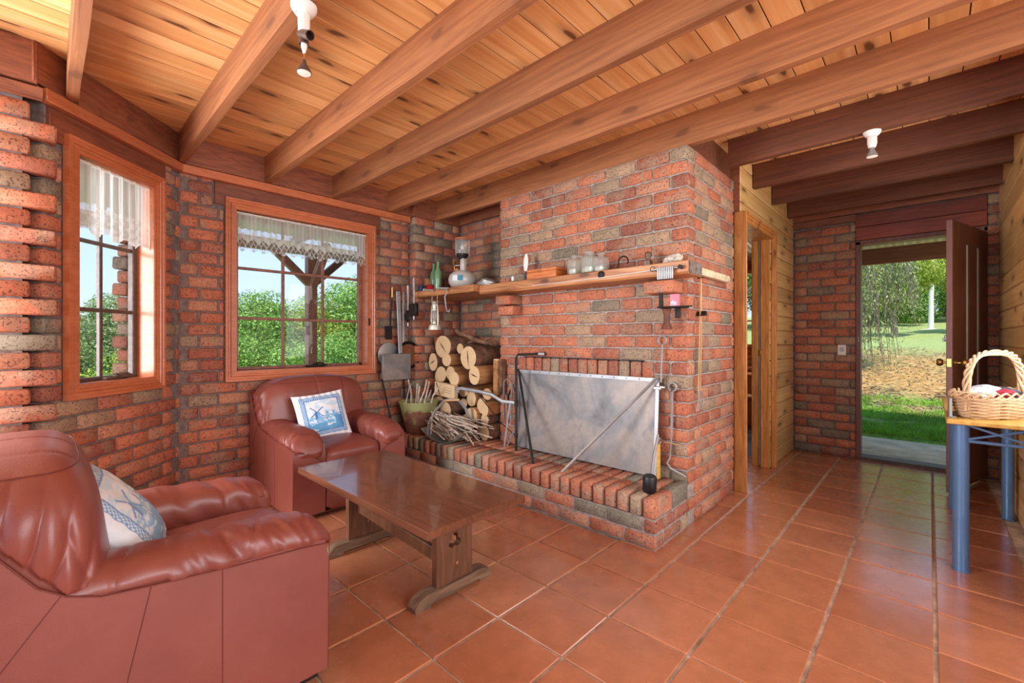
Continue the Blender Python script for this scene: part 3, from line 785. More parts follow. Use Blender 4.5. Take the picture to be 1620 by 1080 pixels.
g = G(); g.box((-1, 6.5, -.11), (9, 1.66, .08)); o = g.obj('ground_path', plain('concrete_path', srgb(206, 190, 150), .9, var=.2, scale=4, bump=.4)); o['kind'] = 'structure'
# grass blades and fallen leaves
rs = np.random.RandomState(3); vs = []; fs = []
for i in range(26000):
    x = rs.uniform(-1.0, 1.6); y = 7.32 + rs.uniform(0, 1)**1.3*1.9; z = hprof(x, y)
    if noise.noise(Vector((x*2.2, y*2.2, 5))) < -.25 and y > 7.9: continue
    h_ = rs.uniform(.02, .06); a = rs.uniform(0, 6.28); w_ = .005; dx, dy = math.cos(a)*w_, math.sin(a)*w_; lx, ly = rs.normal(0, .015, 2)
    k_ = len(vs); vs += [(x-dx, y-dy, z-.004), (x+dx, y+dy, z-.004), (x+lx, y+ly, z+h_)]; fs.append((k_, k_+1, k_+2))
g = G(); g.add(vs, fs); tag(g.obj('lawn_grass', plain('grass_blade', srgb(128, 182, 52), .6, var=.3, scale=1.5), smooth=0), 'bright green grass along the concrete path outside the open door', 'grass', kind='stuff')
vs = []; fs = []
for i in range(7000):
    x = rs.uniform(-1.0, 2.5); y = rs.uniform(7.35, 12.5) if i % 3 else rs.uniform(8.5, 9.6); z = hprof(x, y)+.008
    a = rs.uniform(0, 6.28); l = rs.uniform(.02, .055); w_ = l*.22; u_ = Vector((math.cos(a), math.sin(a), rs.uniform(-.2, .3))); v_ = Vector((-math.sin(a), math.cos(a), 0))*w_
    c = Vector((x, y, z)); k_ = len(vs); vs += [c-u_*l, c+v_, c+u_*l, c-v_]; fs.append((k_, k_+1, k_+2, k_+3))
g = G(); g.add(vs, fs); tag(g.obj('fallen_leaves', plain('dry_leaf', srgb(150, 128, 104), .8, var=.35, scale=3), smooth=0), 'dry brown fallen leaves scattered over the dirt bank outside', 'leaves', kind='stuff')
# paddock left
vs = []; fs = []; nx = ny = 40
for j in range(ny+1):
    for i in range(nx+1):
        x = -4.2 - 60*(i/nx)**1.5; y = -30 + 75*j/ny; vs.append((x, y, -.25 - .11*max(0, -x-7) + .3*noise.noise(Vector((x*.1, y*.1, 0)))*min(1, max(0, (-x-7)/6))))
for j in range(ny):
    for i in range(nx): k_ = j*(nx+1)+i; fs.append((k_, k_+nx+1, k_+nx+2, k_+1))
g = G(); g.add(vs, fs); o = g.obj('ground_paddock', plain('paddock_grass', srgb(120, 150, 70), .9, var=.25, scale=2), smooth=180); o['kind'] = 'structure'

def leaf_mat(name, c1, c2, c3):
    t = NT(name); r = t.new('NewGeometry').outputs['Random Per Island']; big = t.noise(t.coord('Object'), .9, 3)
    f = t.math('ADD', t.math('MULTIPLY', r, .55), t.math('MULTIPLY', big, .45))
    t.base(t.ramp(f, [(.2, c1), (.5, c2), (.8, c3)])); t.rough(.6)
    t.p.inputs['Transmission Weight'].default_value = 0
    tl = t.new('BsdfTranslucent'); t.l.new(t.p.inputs['Base Color'].links[0].from_socket, tl.inputs[0]); mx = t.new('MixShader'); mx.inputs[0].default_value = .3
    t.l.new(t.p.outputs[0], mx.inputs[1]); t.l.new(tl.outputs[0], mx.inputs[2]); t.l.new(mx.outputs[0], t.out.inputs[0]); return t.m
M['leaf'] = leaf_mat('tree_leaves', srgb(84, 126, 50), srgb(128, 174, 74), srgb(178, 212, 112))
M['leafy'] = leaf_mat('yellow_green_leaves', srgb(104, 128, 40), srgb(156, 176, 58), srgb(206, 212, 104))
M['leafg'] = leaf_mat('grey_green_leaves', srgb(96, 116, 62), srgb(146, 164, 96), srgb(196, 206, 146))
M['bark'] = plain('grey_bark', srgb(120, 108, 94), .9, var=.3, scale=10, bump=.8, bscale=30)
def crown_mesh(seed, R, H, nl, size, mat, lobes=16, aspect=(.6, 1)):
    r = np.random.RandomState(seed); L = r.normal(0, 1, (lobes, 3)); L /= np.linalg.norm(L, axis=1)[:, None]
    L *= (r.uniform(.35, .8, lobes))[:, None]; L[:, 0] *= R; L[:, 1] *= R; L[:, 2] *= H/2
    rad = r.uniform(.25, .45, lobes)*R
    k_ = r.randint(0, lobes, nl); d = r.normal(0, 1, (nl, 3)); d /= np.linalg.norm(d, axis=1)[:, None]
    P = L[k_] + d*(rad[k_]*r.uniform(.75, 1.05, nl))[:, None]*np.array([1, 1, .8])
    a = r.normal(0, 1, (nl, 3)) + d*.0; a -= d*(a*d).sum(1)[:, None]*.6; a /= np.linalg.norm(a, axis=1)[:, None]
    b_ = np.cross(a, d + r.normal(0, .5, (nl, 3))); b_ /= np.linalg.norm(b_, axis=1)[:, None]
    s_ = r.uniform(.6, 1.3, nl)[:, None]*size
    V = np.stack([P-a*s_*aspect[1], P+b_*s_*aspect[0], P+a*s_*aspect[1], P-b_*s_*aspect[0]], 1).reshape(-1, 3)
    me = bpy.data.meshes.new('foliage'); me.from_pydata(V.tolist(), [], [(4*i, 4*i+1, 4*i+2, 4*i+3) for i in range(nl)]); me.materials.append(mat); return me
def trunk(h_, r_, seed):
    rr = random.Random(seed); g = G(); P = [(rr.uniform(-.1, .1)*i, rr.uniform(-.1, .1)*i, h_*i/5) for i in range(6)]
    g.tube(P, [r_*(1-.13*i) for i in range(6)], 8)
    for k_ in range(5):
        z = h_*(.5+.1*k_); a = rr.uniform(0, 6.28); g.tube([(P[3][0], P[3][1], z), (math.cos(a)*h_*.18, math.sin(a)*h_*.18, z+h_*.18), (math.cos(a)*h_*.3, math.sin(a)*h_*.3, z+h_*.3)], [r_*.4, r_*.25, r_*.1], 6)
    return g.mesh('trunk', M['bark'])
CR = [crown_mesh(11, 3.2, 5.2, 30000, .065, M['leaf'], 34), crown_mesh(12, 2.8, 4.4, 26000, .06, M['leafy'], 28), crown_mesh(13, 3.4, 4.2, 30000, .065, M['leaf'], 36), crown_mesh(14, 2.6, 5, 20000, .06, M['leafg'], 26)]
TK = [trunk(4.5, .2, k_) for k_ in range(3)]
def tree(x, y, z, sc_, kind, label, group=None, cz=4.0, rz=0):
    t = thing('tree', label, 'tree', (x, y, z), rz, group); t.scale = (sc_,)*3
    f_ = link(CR[kind], 'foliage', t, (0, 0, cz)); f_['kind'] = 'stuff'
    link(TK[kind % 3], 'trunk', t, (0, 0, 0)); return t
# through the wide window
tree(-23.5, 14.2, -2.4, 1.22, 0, 'tallest rounded green tree at the right of the wide window view', rz=1)
tree(-24.5, 10.6, -2.7, 1.02, 1, 'yellow green tree behind the veranda post in the wide window')
tree(-25, 7.6, -2.8, .98, 0, 'green tree left of the veranda post in the wide window', rz=2)
tree(-22, 6.2, -3.4, .82, 2, 'lower dark green tree at the left part of the wide window', rz=.5)
tree(-20, 9.0, -3.8, .85, 2, 'bushy green tree low behind the veranda post', rz=3)
tree(-20, 12.2, -3.8, .9, 0, 'bushy green tree low at the right of the wide window', rz=4)
tree(-30, 17.5, -3.2, 1.1, 2, 'distant tree at the far right edge of the wide window view', rz=5)
# through the narrow bay window
tree(-27, 2.6, -2.7, .92, 3, 'grey green gum tree in the narrow left window', rz=1)
tree(-24, .2, -3.3, .85, 3, 'grey green gum tree at the left edge of the narrow window', rz=2)
tree(-19, 1.9, -4.3, .8, 1, 'light green bushy tree low in the narrow left window', rz=3)
tree(-24, 4.6, -3.4, .85, 0, 'green tree between the two windows', rz=3.5)
# beyond the bank, seen through the door
tree(-1.6, 22, 1.5, 1.0, 1, 'yellow green tree at the middle of the open doorway view', rz=0, cz=2.6)
tree(-4.0, 22, 1.4, 1.1, 3, 'grey green tree at the upper left of the doorway view', rz=1, cz=2.6)
tree(2.4, 25, 1.9, 1.1, 1, 'yellow green tree at the right of the doorway view', rz=2, cz=2.6)
tree(.6, 32, 2.2, 1.5, 0, 'large dark green tree far up the slope behind the doorway trees', rz=3, cz=2.6)
tree(-4.4, 33, 2.4, 1.5, 2, 'large green tree far up the slope at left of the doorway view', rz=4, cz=2.6)
tree(-9, 22, 1.4, 1.0, 1, 'yellow green tree outside the next room window', rz=5, cz=3)
tree(-6, 24, 1.4, .9, 0, 'green tree right outside the next room window', rz=6, cz=3)
tree(6.5, 30, 2, 1.2, 0, 'green tree beyond the right edge of the doorway', rz=1, cz=2.6)
tree(-.75, 16.5, .95, .46, 1, 'small bright yellow green tree behind the drooping branches outside the door', cz=4.3)
tree(1.0, 17.5, 1.0, .46, 1, 'small yellow green tree right behind the white trunk', rz=2, cz=4.3)
# drooping eucalyptus branches left of the doorway view
eu = thing('eucalyptus_branch', 'drooping grey green eucalyptus foliage hanging at left of the open doorway', 'tree', (-2.6, 10.5, .9))
g = G(); r = random.Random(4); lv = []; lf_ = []
g.tube([(-3.6, 10.9, .7), (-3.2, 10.8, 2.0), (-2.4, 10.6, 2.7), (-1.3, 10.5, 3.0), (-.5, 10.4, 3.05)], [.07, .05, .035, .02, .01], 8)
for k_ in range(150):
    x = r.uniform(-1.6, -.15); y = 10.2 + r.uniform(-.6, .6); zt = 3.1 - abs(x+1.1)*.1 + r.uniform(-.5, .15); ln = r.uniform(1.2, 2.3)*(1.0 if x < -.6 else .6)
    P = []; dx, dy = r.uniform(-.25, .3), r.uniform(-.25, .25)
    for i in range(7): t_ = i/6; P.append((x+dx*t_, y+dy*t_, zt-ln*t_))
    g.tube(P, .004, 4, caps=False)
    for i in range(46):
        t_ = r.random()**.7; c = Vector((x+dx*t_+r.gauss(0, .05), y+dy*t_+r.gauss(0, .05), zt-ln*t_)); d = Vector((r.gauss(0, .5), r.gauss(0, .5), -1+r.gauss(0, .35))).normalized(); l = r.uniform(.04, .085)
        s_ = d.cross(Vector((r.gauss(0, 1), r.gauss(0, 1), r.gauss(0, .3)))).normalized()*l*.14; q = len(lv)
        lv += [c, c+d*l*.45+s_, c+d*l, c+d*l*.45-s_]; lf_.append((q, q+1, q+2, q+3))
g.obj('branch', M['bark'], eu); g = G(); g.add(lv, lf_); g.obj('foliage', M['leafg'], eu, smooth=0)['kind'] = 'stuff'
# white painted trunk on the hill
wt = thing('white_trunk', 'slim white painted tree trunk standing on the grass hill', 'tree', (.02, 19.6, 1.45))
g = G(); g.tube([(.02, 19.6, 1.42), (.03, 19.6, 2.6), (.10, 19.6, 4.2), (.14, 19.6, 6.2)], [.075, .06, .055, .045], 10); g.obj('trunk', M['white'], wt)
g = G(); g.superell((.02, 19.6, 1.46), (.3, .16, .05), 1, 12, 6); g.obj('base_stones', M['white'], wt)
# veranda outside the windows
ve = thing('veranda', 'veranda with brown post and forked braces outside the wide window', 'veranda', (-6.1, 2.4, -.3))
g = G(); g.box((-6.0, 2.45, .95), (.12, .12, 2.7), .006); g.obj('post', M['sash'], ve)
for s_ in (-1, 1):
    g = G(); g.box((-6.0, 2.45+s_*.25, 2.12), (.085, .09, .66), .004, rot=(-s_*math.radians(47), 0, 0)); g.obj('brace', M['sash'], ve)
g = G(); g.box((-5.72, 2.45, 2.12), (.66, .085, .09), .004, rot=(0, -math.radians(47), 0)); g.obj('brace', M['sash'], ve)
for y_ in (-1.6,):
    g = G(); g.box((-5.7, y_, .95), (.12, .12, 2.7), .006); g.obj('post', M['sash'], ve)
g = G(); g.box((-6.0, 2.6, 2.36), (.09, 9.6, .14)); g.obj('beam', M['sash'], ve)
for k_ in range(9):
    g = G(); g.box((-5.2, -1.5+k_*.95, 2.49), (2.1, .045, .09)); g.obj('rafter', M['sash'], ve)
M['roofsheet'] = plain('corrugated_sheet', srgb(206, 206, 200), .5, .2, var=.05)
def corr(x0, x1, y0, y1, z0, z1, along='x', p=.076, a=.009):
    """corrugated sheet; corrugations run along 'x', height falls from z0 (x0/y0) to z1"""
    g = G(); vs = []; fs = []
    n = int(((y1-y0) if along == 'x' else (x1-x0))/p*6)
    for i in range(n+1):
        t_ = i/n; w_ = a*math.sin(t_*n/6*2*PI)
        if along == 'x': y = y0+(y1-y0)*t_; vs += [(x0, y, z0+w_), (x1, y, z1+w_)]
        else: x = x0+(x1-x0)*t_; vs += [(x, y0, z0+w_), (x, y1, z1+w_)]
    for i in range(n): fs.append((2*i, 2*i+1, 2*i+3, 2*i+2))
    g.add(vs, fs); return g
corr(-6.2, -4.12, -2.4, 7.2, 2.55, 2.75).obj('roof_sheet', M['roofsheet'], ve)
# porch roof outside the front door
pr_ = thing('porch_roof', 'corrugated porch roof on brown beam outside the open front door', 'roof', (-.2, 7.2, 2.1))
g = G(); g.box((-.1, 7.25, 2.225), (2.6, .05, .2), .004); g.obj('beam', M['beam'], pr_)
corr(-2.5, 2.5, 5.7, 7.4, 2.56, 2.345, 'y').obj('roof_sheet', M['roofsheet'], pr_)
g = G(); g.box((.36, 6.9, 1.15), (.07, .07, 2.3)); g.obj('post', M['cladding'], pr_)

# shrubs at the top of the slope
for k_, (x, y, sc_, kind, lb) in enumerate(((-3.6, 24, .5, 3, 'grey green shrub behind the eucalyptus branch'), (-.9, 25.5, .5, 2, 'dark green shrub at the top of the slope left of the white trunk'), (1.3, 26, .5, 3, 'grey green shrub at the top of the slope right of the white trunk'), (-2.2, 33, .8, 2, 'broad dark bush far behind the doorway trees'), (3.4, 34, .8, 2, 'broad dark bush far behind at the right of the doorway view'))):
    t = thing('shrub', lb, 'shrub', (x, y, hprof(x, y)-.1), k_, None); t.scale = (sc_,)*3
    f_ = link(CR[kind], 'foliage', t, (0, 0, 2.0)); f_['kind'] = 'stuff'
    link(TK[0], 'stem', t, (0, 0, 0)).scale = (.5, .5, .4)

# ------------------------------------------------------------------ armchairs
def leather():
    t = NT('red_leather'); v = t.coord('Object')
    c = t.ramp(t.noise(v, 3.5, 3), [(.3, srgb(124, 62, 52)), (.7, srgb(142, 76, 64))])
    t.base(c); t.rough(.40); t.p.inputs['Coat Weight'].default_value = .22; t.p.inputs['Coat Roughness'].default_value = .3
    h = t.math('ADD', t.math('MULTIPLY', t.noise(v, 260, 2), .25), t.math('MULTIPLY', t.noise(v, 9, 3), 1.2)); t.bump(h, .16, .012); return t.m
M['leather'] = leather()
M['seam'] = plain('leather_seam', srgb(112, 50, 42), .6)
M['foot'] = plain('chair_foot', srgb(40, 32, 28), .5)
def wr(p, f=1.0, amp=.006, seed=0):
    """creases"""
    q = Vector((p.x*7*f, p.y*34*f + p.z*16, p.z*9*f + seed)); n = noise.noise(q)
    return amp*(1-abs(n)*2.2)*max(0, .5+noise.noise(Vector((p.x*3, p.y*4+seed, p.z*3)))*1.4)
def armchair(label, loc, rz, seed):
    root = thing('armchair', label, 'armchair', loc, rz, 'red leather armchairs')
    def part(nm, mat, fn, smooth=60):
        g = G(); fn(g); o = g.obj(nm, mat, None, world=False, smooth=smooth); o.parent = root; return o
    # local frame: x width, front face at y=0, back at y=-.84
    for s in (-1, 1):
        def side(g, s=s):
            out = [(-.835, .035), (-.02, .035), (-.012, .30), (-.012, .40), (-.03, .485), (-.30, .500), (-.55, .52), (-.66, .55), (-.71, .59), (-.77, .68), (-.82, .75), (-.868, .78), (-.868, .30)]
            xo = s*.408; xi = s*.20; n = len(out); bl = s*.398
            vs = [(xo, y, z) for y, z in out] + [(xi, y, z) for y, z in out]
            g.add(vs, [tuple(range(n))[::(1 if s > 0 else -1)], tuple(range(n, 2*n))[::(-1 if s > 0 else 1)]] + [(i, i+n, (i+1) % n+n, (i+1) % n)[::(1 if s < 0 else -1)] for i in range(n)])
        part('side_panel', M['leather'], side, 30)
        def arm(g, s=s):
            n, m = 40, 90; vs = []; fs = []
            for i in range(m+1):
                t_ = i/m; y = -.66 + .675*t_
                zc = .500 - .030*t_; hz = .098 - .012*t_; hx = .108
                e = 1.0
                if t_ > .80: q = (t_-.80)/.20; e = max(.03, math.sqrt(max(0, 1-q**2.6))); zc -= .028*q*q
                if t_ > .86: y -= 0
                for k_ in range(n):
                    a = 2*PI*k_/n; ca, sa = math.cos(a), math.sin(a)
                    px = hx*math.copysign(abs(ca)**.75, ca)*(.35+.65*e if e < 1 else 1); pz = hz*math.copysign(abs(sa)**.8, sa)*e
                    p = Vector((s*.303 + px, y, zc + pz)); d = Vector((ca, 0, sa))
                    am = .011*max(0, min(1, (t_-.25)*2.5))
                    p += d*wr(p, .8, am*1.3, seed+s) + d*(.004*math.sin(y*55+sa*4+2*noise.noise(Vector((y*6, sa, seed)))))*(.8 if t_ > .45 else .3)
                    # grooves of the cross seams
                    for ys in (-.54, -.22, -.06):
                        p -= d*.006*math.exp(-((y+ .04*ca*s - ys)/.006)**2)
                    sz = .468 + .06*min(1, max(0, -p.y/.62))
                    if p.z < sz and p.x*s > .400: p.x = s*.400
                    ax_ = p.x*s; zf = .455 if ax_ > .36 else .455 - (.36-ax_)/.14*.085
                    if p.z < zf and p.y > -.020: p.y = -.020
                    vs.append(p)
            for i in range(m):
                for k_ in range(n): l = (k_+1) % n; fs.append((i*n+k_, i*n+l, (i+1)*n+l, (i+1)*n+k_)[::-1])
            fs.append(tuple((m*n)+k_ for k_ in range(n))[::-1]); g.add(vs, fs)
        part('armrest', M['leather'], arm, 80)
        part('piping', M['seam'], lambda g, s=s: g.tube([(s*.4095, 0-.012, .468), (s*.4105, -.10, .480), (s*.4105, -.30, .494), (s*.4105, -.50, .515), (s*.4105, -.60, .528), (s*.4105, -.66, .553), (s*.4105, -.71, .593), (s*.4105, -.77, .683), (s*.410, -.82, .753), (s*.409, -.866, .783)], .0024, 6))
        part('piping', M['seam'], lambda g, s=s: g.tube([(s*.409, -.012, .468), (s*.36, -.010, .457), (s*.29, -.010, .418), (s*.22, -.010, .37)], .0022, 6))
        for pp in (((-.335, .035), (-.335, .495)), ((-.018, .035), (-.014, .47)), ((-.60, .045), (-.50, .515)), ((-.82, .35), (-.67, .56))):
            part('seam', M['seam'], lambda g, s=s: g.tube([(s*.4088, pp[0][0], pp[0][1]), (s*.4088, pp[1][0], pp[1][1])], .0013, 5))
        for y_ in (-.07, -.77): part('foot', M['foot'], lambda g, s=s: g.box((s*.35, y_, .018), (.06, .06, .036), .004))
    def back(g):
        def dsp(p):
            u = p.copy(); k_ = max(0, abs(u.x)/.41-.55)/.45
            # pillow crown and gathered sides
            u.y *= 1 - .10*(abs(u.x)/.41)**3
            d = u.normalized()
            u += d*.016*k_*max(0, .75-abs(u.z-.0)/.3)*(abs(math.sin(u.y*42+u.z*9+3*noise.noise(Vector((u.y*7, u.z*3, seed)))))-.5)
            u += d*wr(Vector((u.x*.2, u.x*.5, u.z)), .8, .010*max(0, -u.z/.26), seed+3)
            for xs in (-.21, .0, .21):
                if u.z > .0: u -= d*.004*math.exp(-((u.x-xs)/.006)**2)
            if u.z < 0: u.y += -.035*(u.z/.27)**2*(-1)
            u.y += -.12*u.z
            yy, zz = u.y-.728, u.z+.640; zs = .55 + max(0, -.66-yy)*1.35
            ga = max(0, min(1, (abs(u.x)-.30)/.08))*max(0, 1-abs(zz-zs-.06)/.26)
            u.x += math.copysign(1, u.x)*ga*.015*(abs(math.sin((yy*.9-zz*.35)*52+2*noise.noise(Vector((yy*6, zz*4, seed)))))**.6-.75)
            if zz < zs + .004 and abs(u.x) > .398: u.x = math.copysign(.398, u.x)
            return u
        g.superell((0, -.728, .640), (.412, .155, .250), (.64, .44), 260, 120, dsp)
    part('backrest', M['leather'], back, 80)
    def bseam(g):
        P = []
        for i in range(81):
            th_ = 2*PI*i/80; ph_ = .80; sg = lambda v, p: math.copysign(abs(v)**p, v)
            p = Vector((.412*sg(math.cos(ph_), .64)*sg(math.cos(th_), .44), .155*sg(math.cos(ph_), .64)*sg(math.sin(th_), .44), .250*sg(math.sin(ph_), .64)))
            u = p.copy(); u.y *= 1 - .10*(abs(u.x)/.41)**3; u.y += -.12*u.z; P.append(u*1.004 + Vector((0, -.728, .640)))
        g.tube(P, .0016, 5, closed=True)
    part('seam', M['seam'], bseam)
    part('rear_panel', M['leather'], lambda g: g.superell((0, -.76, .34), (.395, .085, .31), .18, 32, 20), 50)
    def seat(g):
        def dsp(p):
            u = p.copy(); d = u.normalized(); u += d*wr(Vector((u.y, u.x, u.z)), .5, .006, seed+5); u.z += .018*(1-(u.x/.21)**2)*(1-abs(u.y/.3)**2); return u
        g.superell((0, -.275, .375), (.212, .285, .085), (.5, .28), 72, 28, dsp)
    part('seat_cushion', M['leather'], seat, 80)
    part('front_panel', M['leather'], lambda g: g.superell((0, -.06, .18), (.20, .045, .145), .15, 24, 14), 50)
    return root
ac1 = armchair('large red leather armchair in the left foreground seen from its side', (-1.936, .70, 0), 0, 1)
ac2 = armchair('red leather armchair beneath the wide window facing the coffee table', (-2.905, 1.487, 0), -PI/2, 4)

# ------------------------------------------------------------------ cushions with blue print
def print_col(u, v, W, D):
    """printed picture, u v in 0..1: returns colour"""
    white = np.array([.80, .83, .86]); blue = np.array([.06, .20, .48]); mid = np.array([.22, .46, .70]); pale = np.array([.55, .72, .84])
    m = .10
    if u < m or u > 1-m or v < m or v > 1-m: return white
    e = min(u-m, 1-m-u, v-m, 1-m-v)
    if e < .008: return blue
    if e < .072:
        ck = (int((u-m)/.021) + int((v-m)/.021)) % 2; return blue if ck else pale
    if e < .085: return blue
    x = (u-.5)/.31; y = (v-.5)/.31        # picture -1..1
    n1 = noise.noise(Vector((x*2.2, y*4, W))); n2 = noise.noise(Vector((x*7, y*9, W+5)))
    c = white*.95 if n1 + .4*n2 > -.05 else pale
    hz = -.12 + .06*x
    if y < hz:
        c = mid if n1+n2*.8 < .12 else pale
        if n2 > .28: c = white
        if y < -.55 and n1 < .15: c = np.array([.12, .36, .62])
        if x > .6 and y < -.2: c = np.array([.10, .32, .60])
    if abs(y-hz) < .018: c = mid
    # windmill
    hx, hy = -.42, .18
    if abs(x-hx) < .13 - (y-hy)*.10 and hz-.1 < y < hy+.05: c = blue if x < hx else mid
    for a in (2.35, .62, 3.75, 5.5):
        du, dv = math.cos(a), math.sin(a); pr = (x-hx)*du + (y-hy)*dv; q = abs(-(x-hx)*dv + (y-hy)*du)
        if 0 < pr < .52 and q < (.035 if pr > .12 else .018): c = blue
    for (mx, my, r_) in ((.18, -.02, .12), (.58, .0, .08)):
        if abs(x-mx) < r_*.45 and my-r_ < y < my+r_: c = mid
        if abs(abs(x-mx) - abs(y-my-r_)) < .02 and abs(x-mx) < r_: c = blue
    return c
def cushion(label, loc, rot, W, size=.40, th=.075, fade=0.):
    N = 110; root = thing('cushion', label, 'cushion', loc, group='printed cushions')
    root.rotation_euler = rot; h = size/2
    vs = []; fs = []; cols = []
    def pt(i, j, s):
        a, b_ = i/N*2-1, j/N*2-1; pin = 1 - .07*(1-abs(a)**2)*(abs(b_)**3) - .0; pin2 = 1 - .07*(1-abs(b_)**2)*(abs(a)**3)
        z = s*th*(max(0, (1-a**2))*max(0, (1-b_**2)))**.42
        cr = noise.noise(Vector((a*3+W, b_*3, s)))*.006 + (.006*math.sin(a*26+b_*3)*abs(b_)**6 + .006*math.sin(b_*26)*abs(a)**6)
        return (a*h*pin2, b_*h*pin, z + cr*min(1, (1-max(abs(a), abs(b_)))*8))
    for s in (1, -1):
        for j in range(N+1):
            for i in range(N+1):
                vs.append(pt(i, j, s))
                if s > 0: c = print_col(i/N, j/N, W, 0)
                else: c = np.array([.80, .83, .86])
                if fade: c = c*(1-fade) + np.array([.62, .76, .86])*fade
                cols += [c[0], c[1], c[2], 1]
    K = (N+1)**2
    for j in range(N):
        for i in range(N):
            k_ = j*(N+1)+i; fs.append((k_, k_+1, k_+N+2, k_+N+1)); fs.append((K+k_+N+1, K+k_+N+2, K+k_+1, K+k_))
    me = bpy.data.meshes.new('cover'); me.from_pydata(vs, [], fs); me.polygons.foreach_set('use_smooth', [True]*len(fs))
    ca = me.color_attributes.new('print', 'FLOAT_COLOR', 'POINT'); ca.data.foreach_set('color', cols)
    t = NT('printed_cotton'); at = t.new('Attribute', attribute_name='print'); t.base(at.outputs['Color']); t.rough(.85); t.bump(t.noise(t.coord('Object'), 300, 2), .15, .002)
    me.materials.append(t.m); o = bpy.data.objects.new('cover', me); o.parent = root; COL.objects.link(o)
    g = G(); P = [(-h, -h*.97, 0), (0, -h*.97*.93, 0), (h, -h*.97, 0), (h*.93, 0, 0), (h, h, 0), (0, h*.93, 0), (-h, h, 0), (-h*.93, 0, 0)]
    return root
def basis(nrm, up, roll=0):
    z = Vector(nrm).normalized(); x = Vector(up).cross(z).normalized(); y = z.cross(x)
    return (Matrix((x, y, z)).transposed() @ Matrix.Rotation(roll, 3, 'Z')).to_euler()
cushion('blue and white windmill print cushion on the armchair under the window', (-3.30, 1.43, .605), basis((.88, -.12, .42), (0, 0, 1), .10), 1, .37, .06)
cushion('faded pale blue print cushion on the foreground armchair', (-1.93, .16, .60), basis((0.16, .74, .58), (0, 0, 1), .12), 3, .40, .07, .25)

# ------------------------------------------------------------------ coffee table
ct = thing('coffee_table', 'dark wooden trestle coffee table with clover cutout between the armchairs', 'coffee table', (-2.0, 1.27, 0))
g = G(); g.box((-1.995, 1.27, .4325), (1.24, .555, .035), .004); g.obj('tabletop', M['tabletop'], ct, smooth=30)
def plate(nm, mat, outline, holes, thick, Mx, parent):
    cu = bpy.data.curves.new(nm, 'CURVE'); cu.dimensions = '2D'; cu.fill_mode = 'BOTH'; cu.extrude = thick/2
    for P in [outline]+holes:
        sp = cu.splines.new('POLY'); sp.points.add(len(P)-1); sp.use_cyclic_u = True
        for q, (x, y) in zip(sp.points, P): q.co = (x, y, 0, 1)
    o = bpy.data.objects.new(nm+'_tmp', cu); COL.objects.link(o); dg = bpy.context.evaluated_depsgraph_get()
    me = bpy.data.meshes.new_from_object(o.evaluated_get(dg)); bpy.data.objects.remove(o)
    g = G(); g.add([tuple(v.co) for v in me.vertices], [tuple(p.vertices) for p in me.polygons], Mx)
    return g.obj(nm, mat, parent, smooth=30)
clover = []
cc = [(0, .022), (.019, -.011), (-.019, -.011)]
for k_ in range(3):
    a0 = PI/2 - k_*2*PI/3; c = (.021*math.cos(a0), .021*math.sin(a0))
    for i in range(9): a = a0 + 1.9 - 3.8*i/8; clover.append((c[0]+.018*math.cos(a), .008+c[1]+.018*math.sin(a)))
for x_ in (-1.625, -2.365):
    Mx = Matrix.Translation((x_, 1.315 if x_ > -2 else 1.27, .235)) @ Matrix(((0, 0, 1, 0), (1, 0, 0, 0), (0, 1, 0, 0), (0, 0, 0, 1)))
    plate('leg_panel', M['darkwood'], [(-.105, -.18), (.105, -.18), (.105, .18), (-.105, .18)], [clover], .035, Mx, ct)
    yc = 1.315 if x_ > -2 else 1.27
    g = G(); g.prism([(-.03, 0), (.03, 0), (.03, .06), (-.03, .06)], 0, 1) if False else None
    prof = [(-.225, 0), (-.15, 0), (-.14, .012), (.14, .012), (.15, 0), (.225, 0), (.228, .02), (.205, .046), (.17, .058), (-.17, .058), (-.205, .046), (-.228, .02)]
    g.add([(x_-.03, yc+y, z) for y, z in prof] + [(x_+.03, yc+y, z) for y, z in prof], [tuple(range(12)), tuple(range(12, 24))[::-1]] + [(i, i+12, (i+1) % 12+12, (i+1) % 12) for i in range(12)])
    g.obj('foot', M['greywood'], ct, smooth=30)
    g = G(); g.superell((x_+.018, yc+.012, .135), (.004, .007, .009), 1, 10, 6); g.obj('peg', M['orange'], ct)
g = G(); g.box((-1.995, 1.228, .217), (.72, .028, .06), .003, rot=(0, .045, 0)); g.obj('stretcher', M['darkwood'], ct, smooth=30)

# ------------------------------------------------------------------ side table, basket
sidet = thing('side_table', 'narrow side table with thick blue grey metal legs beneath the basket', 'table', (.24, 3.8, 0))
M['bluemetal'] = plain('blue_grey_metal', srgb(92, 128, 168), .3, .2, var=.05)
M['ply'] = wood('yellow_edge_board', srgb(196, 146, 62), srgb(226, 184, 98), grain=(10, 1.5, 10), rough=.4, knots=0, var=0)
g = G(); g.box((.235, 3.775, .762), (.35, 1.26, .022), .004); g.obj('table_top', M['ply'], sidet, smooth=30)
for (x_, y_) in ((.115, 3.215), (.125, 4.34), (.372, 4.34), (.372, 3.215)):
    g = G(); g.tube([(x_, y_, .002), (x_, y_, .75)], .031 if y_ < 4 else .029, 20); g.tube([(x_, y_, .0), (x_, y_, .008)], .034, 20); g.obj('leg', M['bluemetal'], sidet)
for y_ in (3.2, 4.34):
    for (a, b_) in (((.14, .665), (.35, .665)), ((.14, .745), (.35, .675)), ((.14, .675), (.35, .745))):
        g = G(); g.tube([(a[0], y_, a[1]), (b_[0], y_, b_[1])], .006 if a[1] > .67 else .008, 8); g.obj('brace', M['bluemetal'], sidet)
for x_ in (.115, .372):
    g = G(); g.tube([(x_, 3.24, .665), (x_, 4.32, .665)], .008, 8); g.obj('brace', M['bluemetal'], sidet)
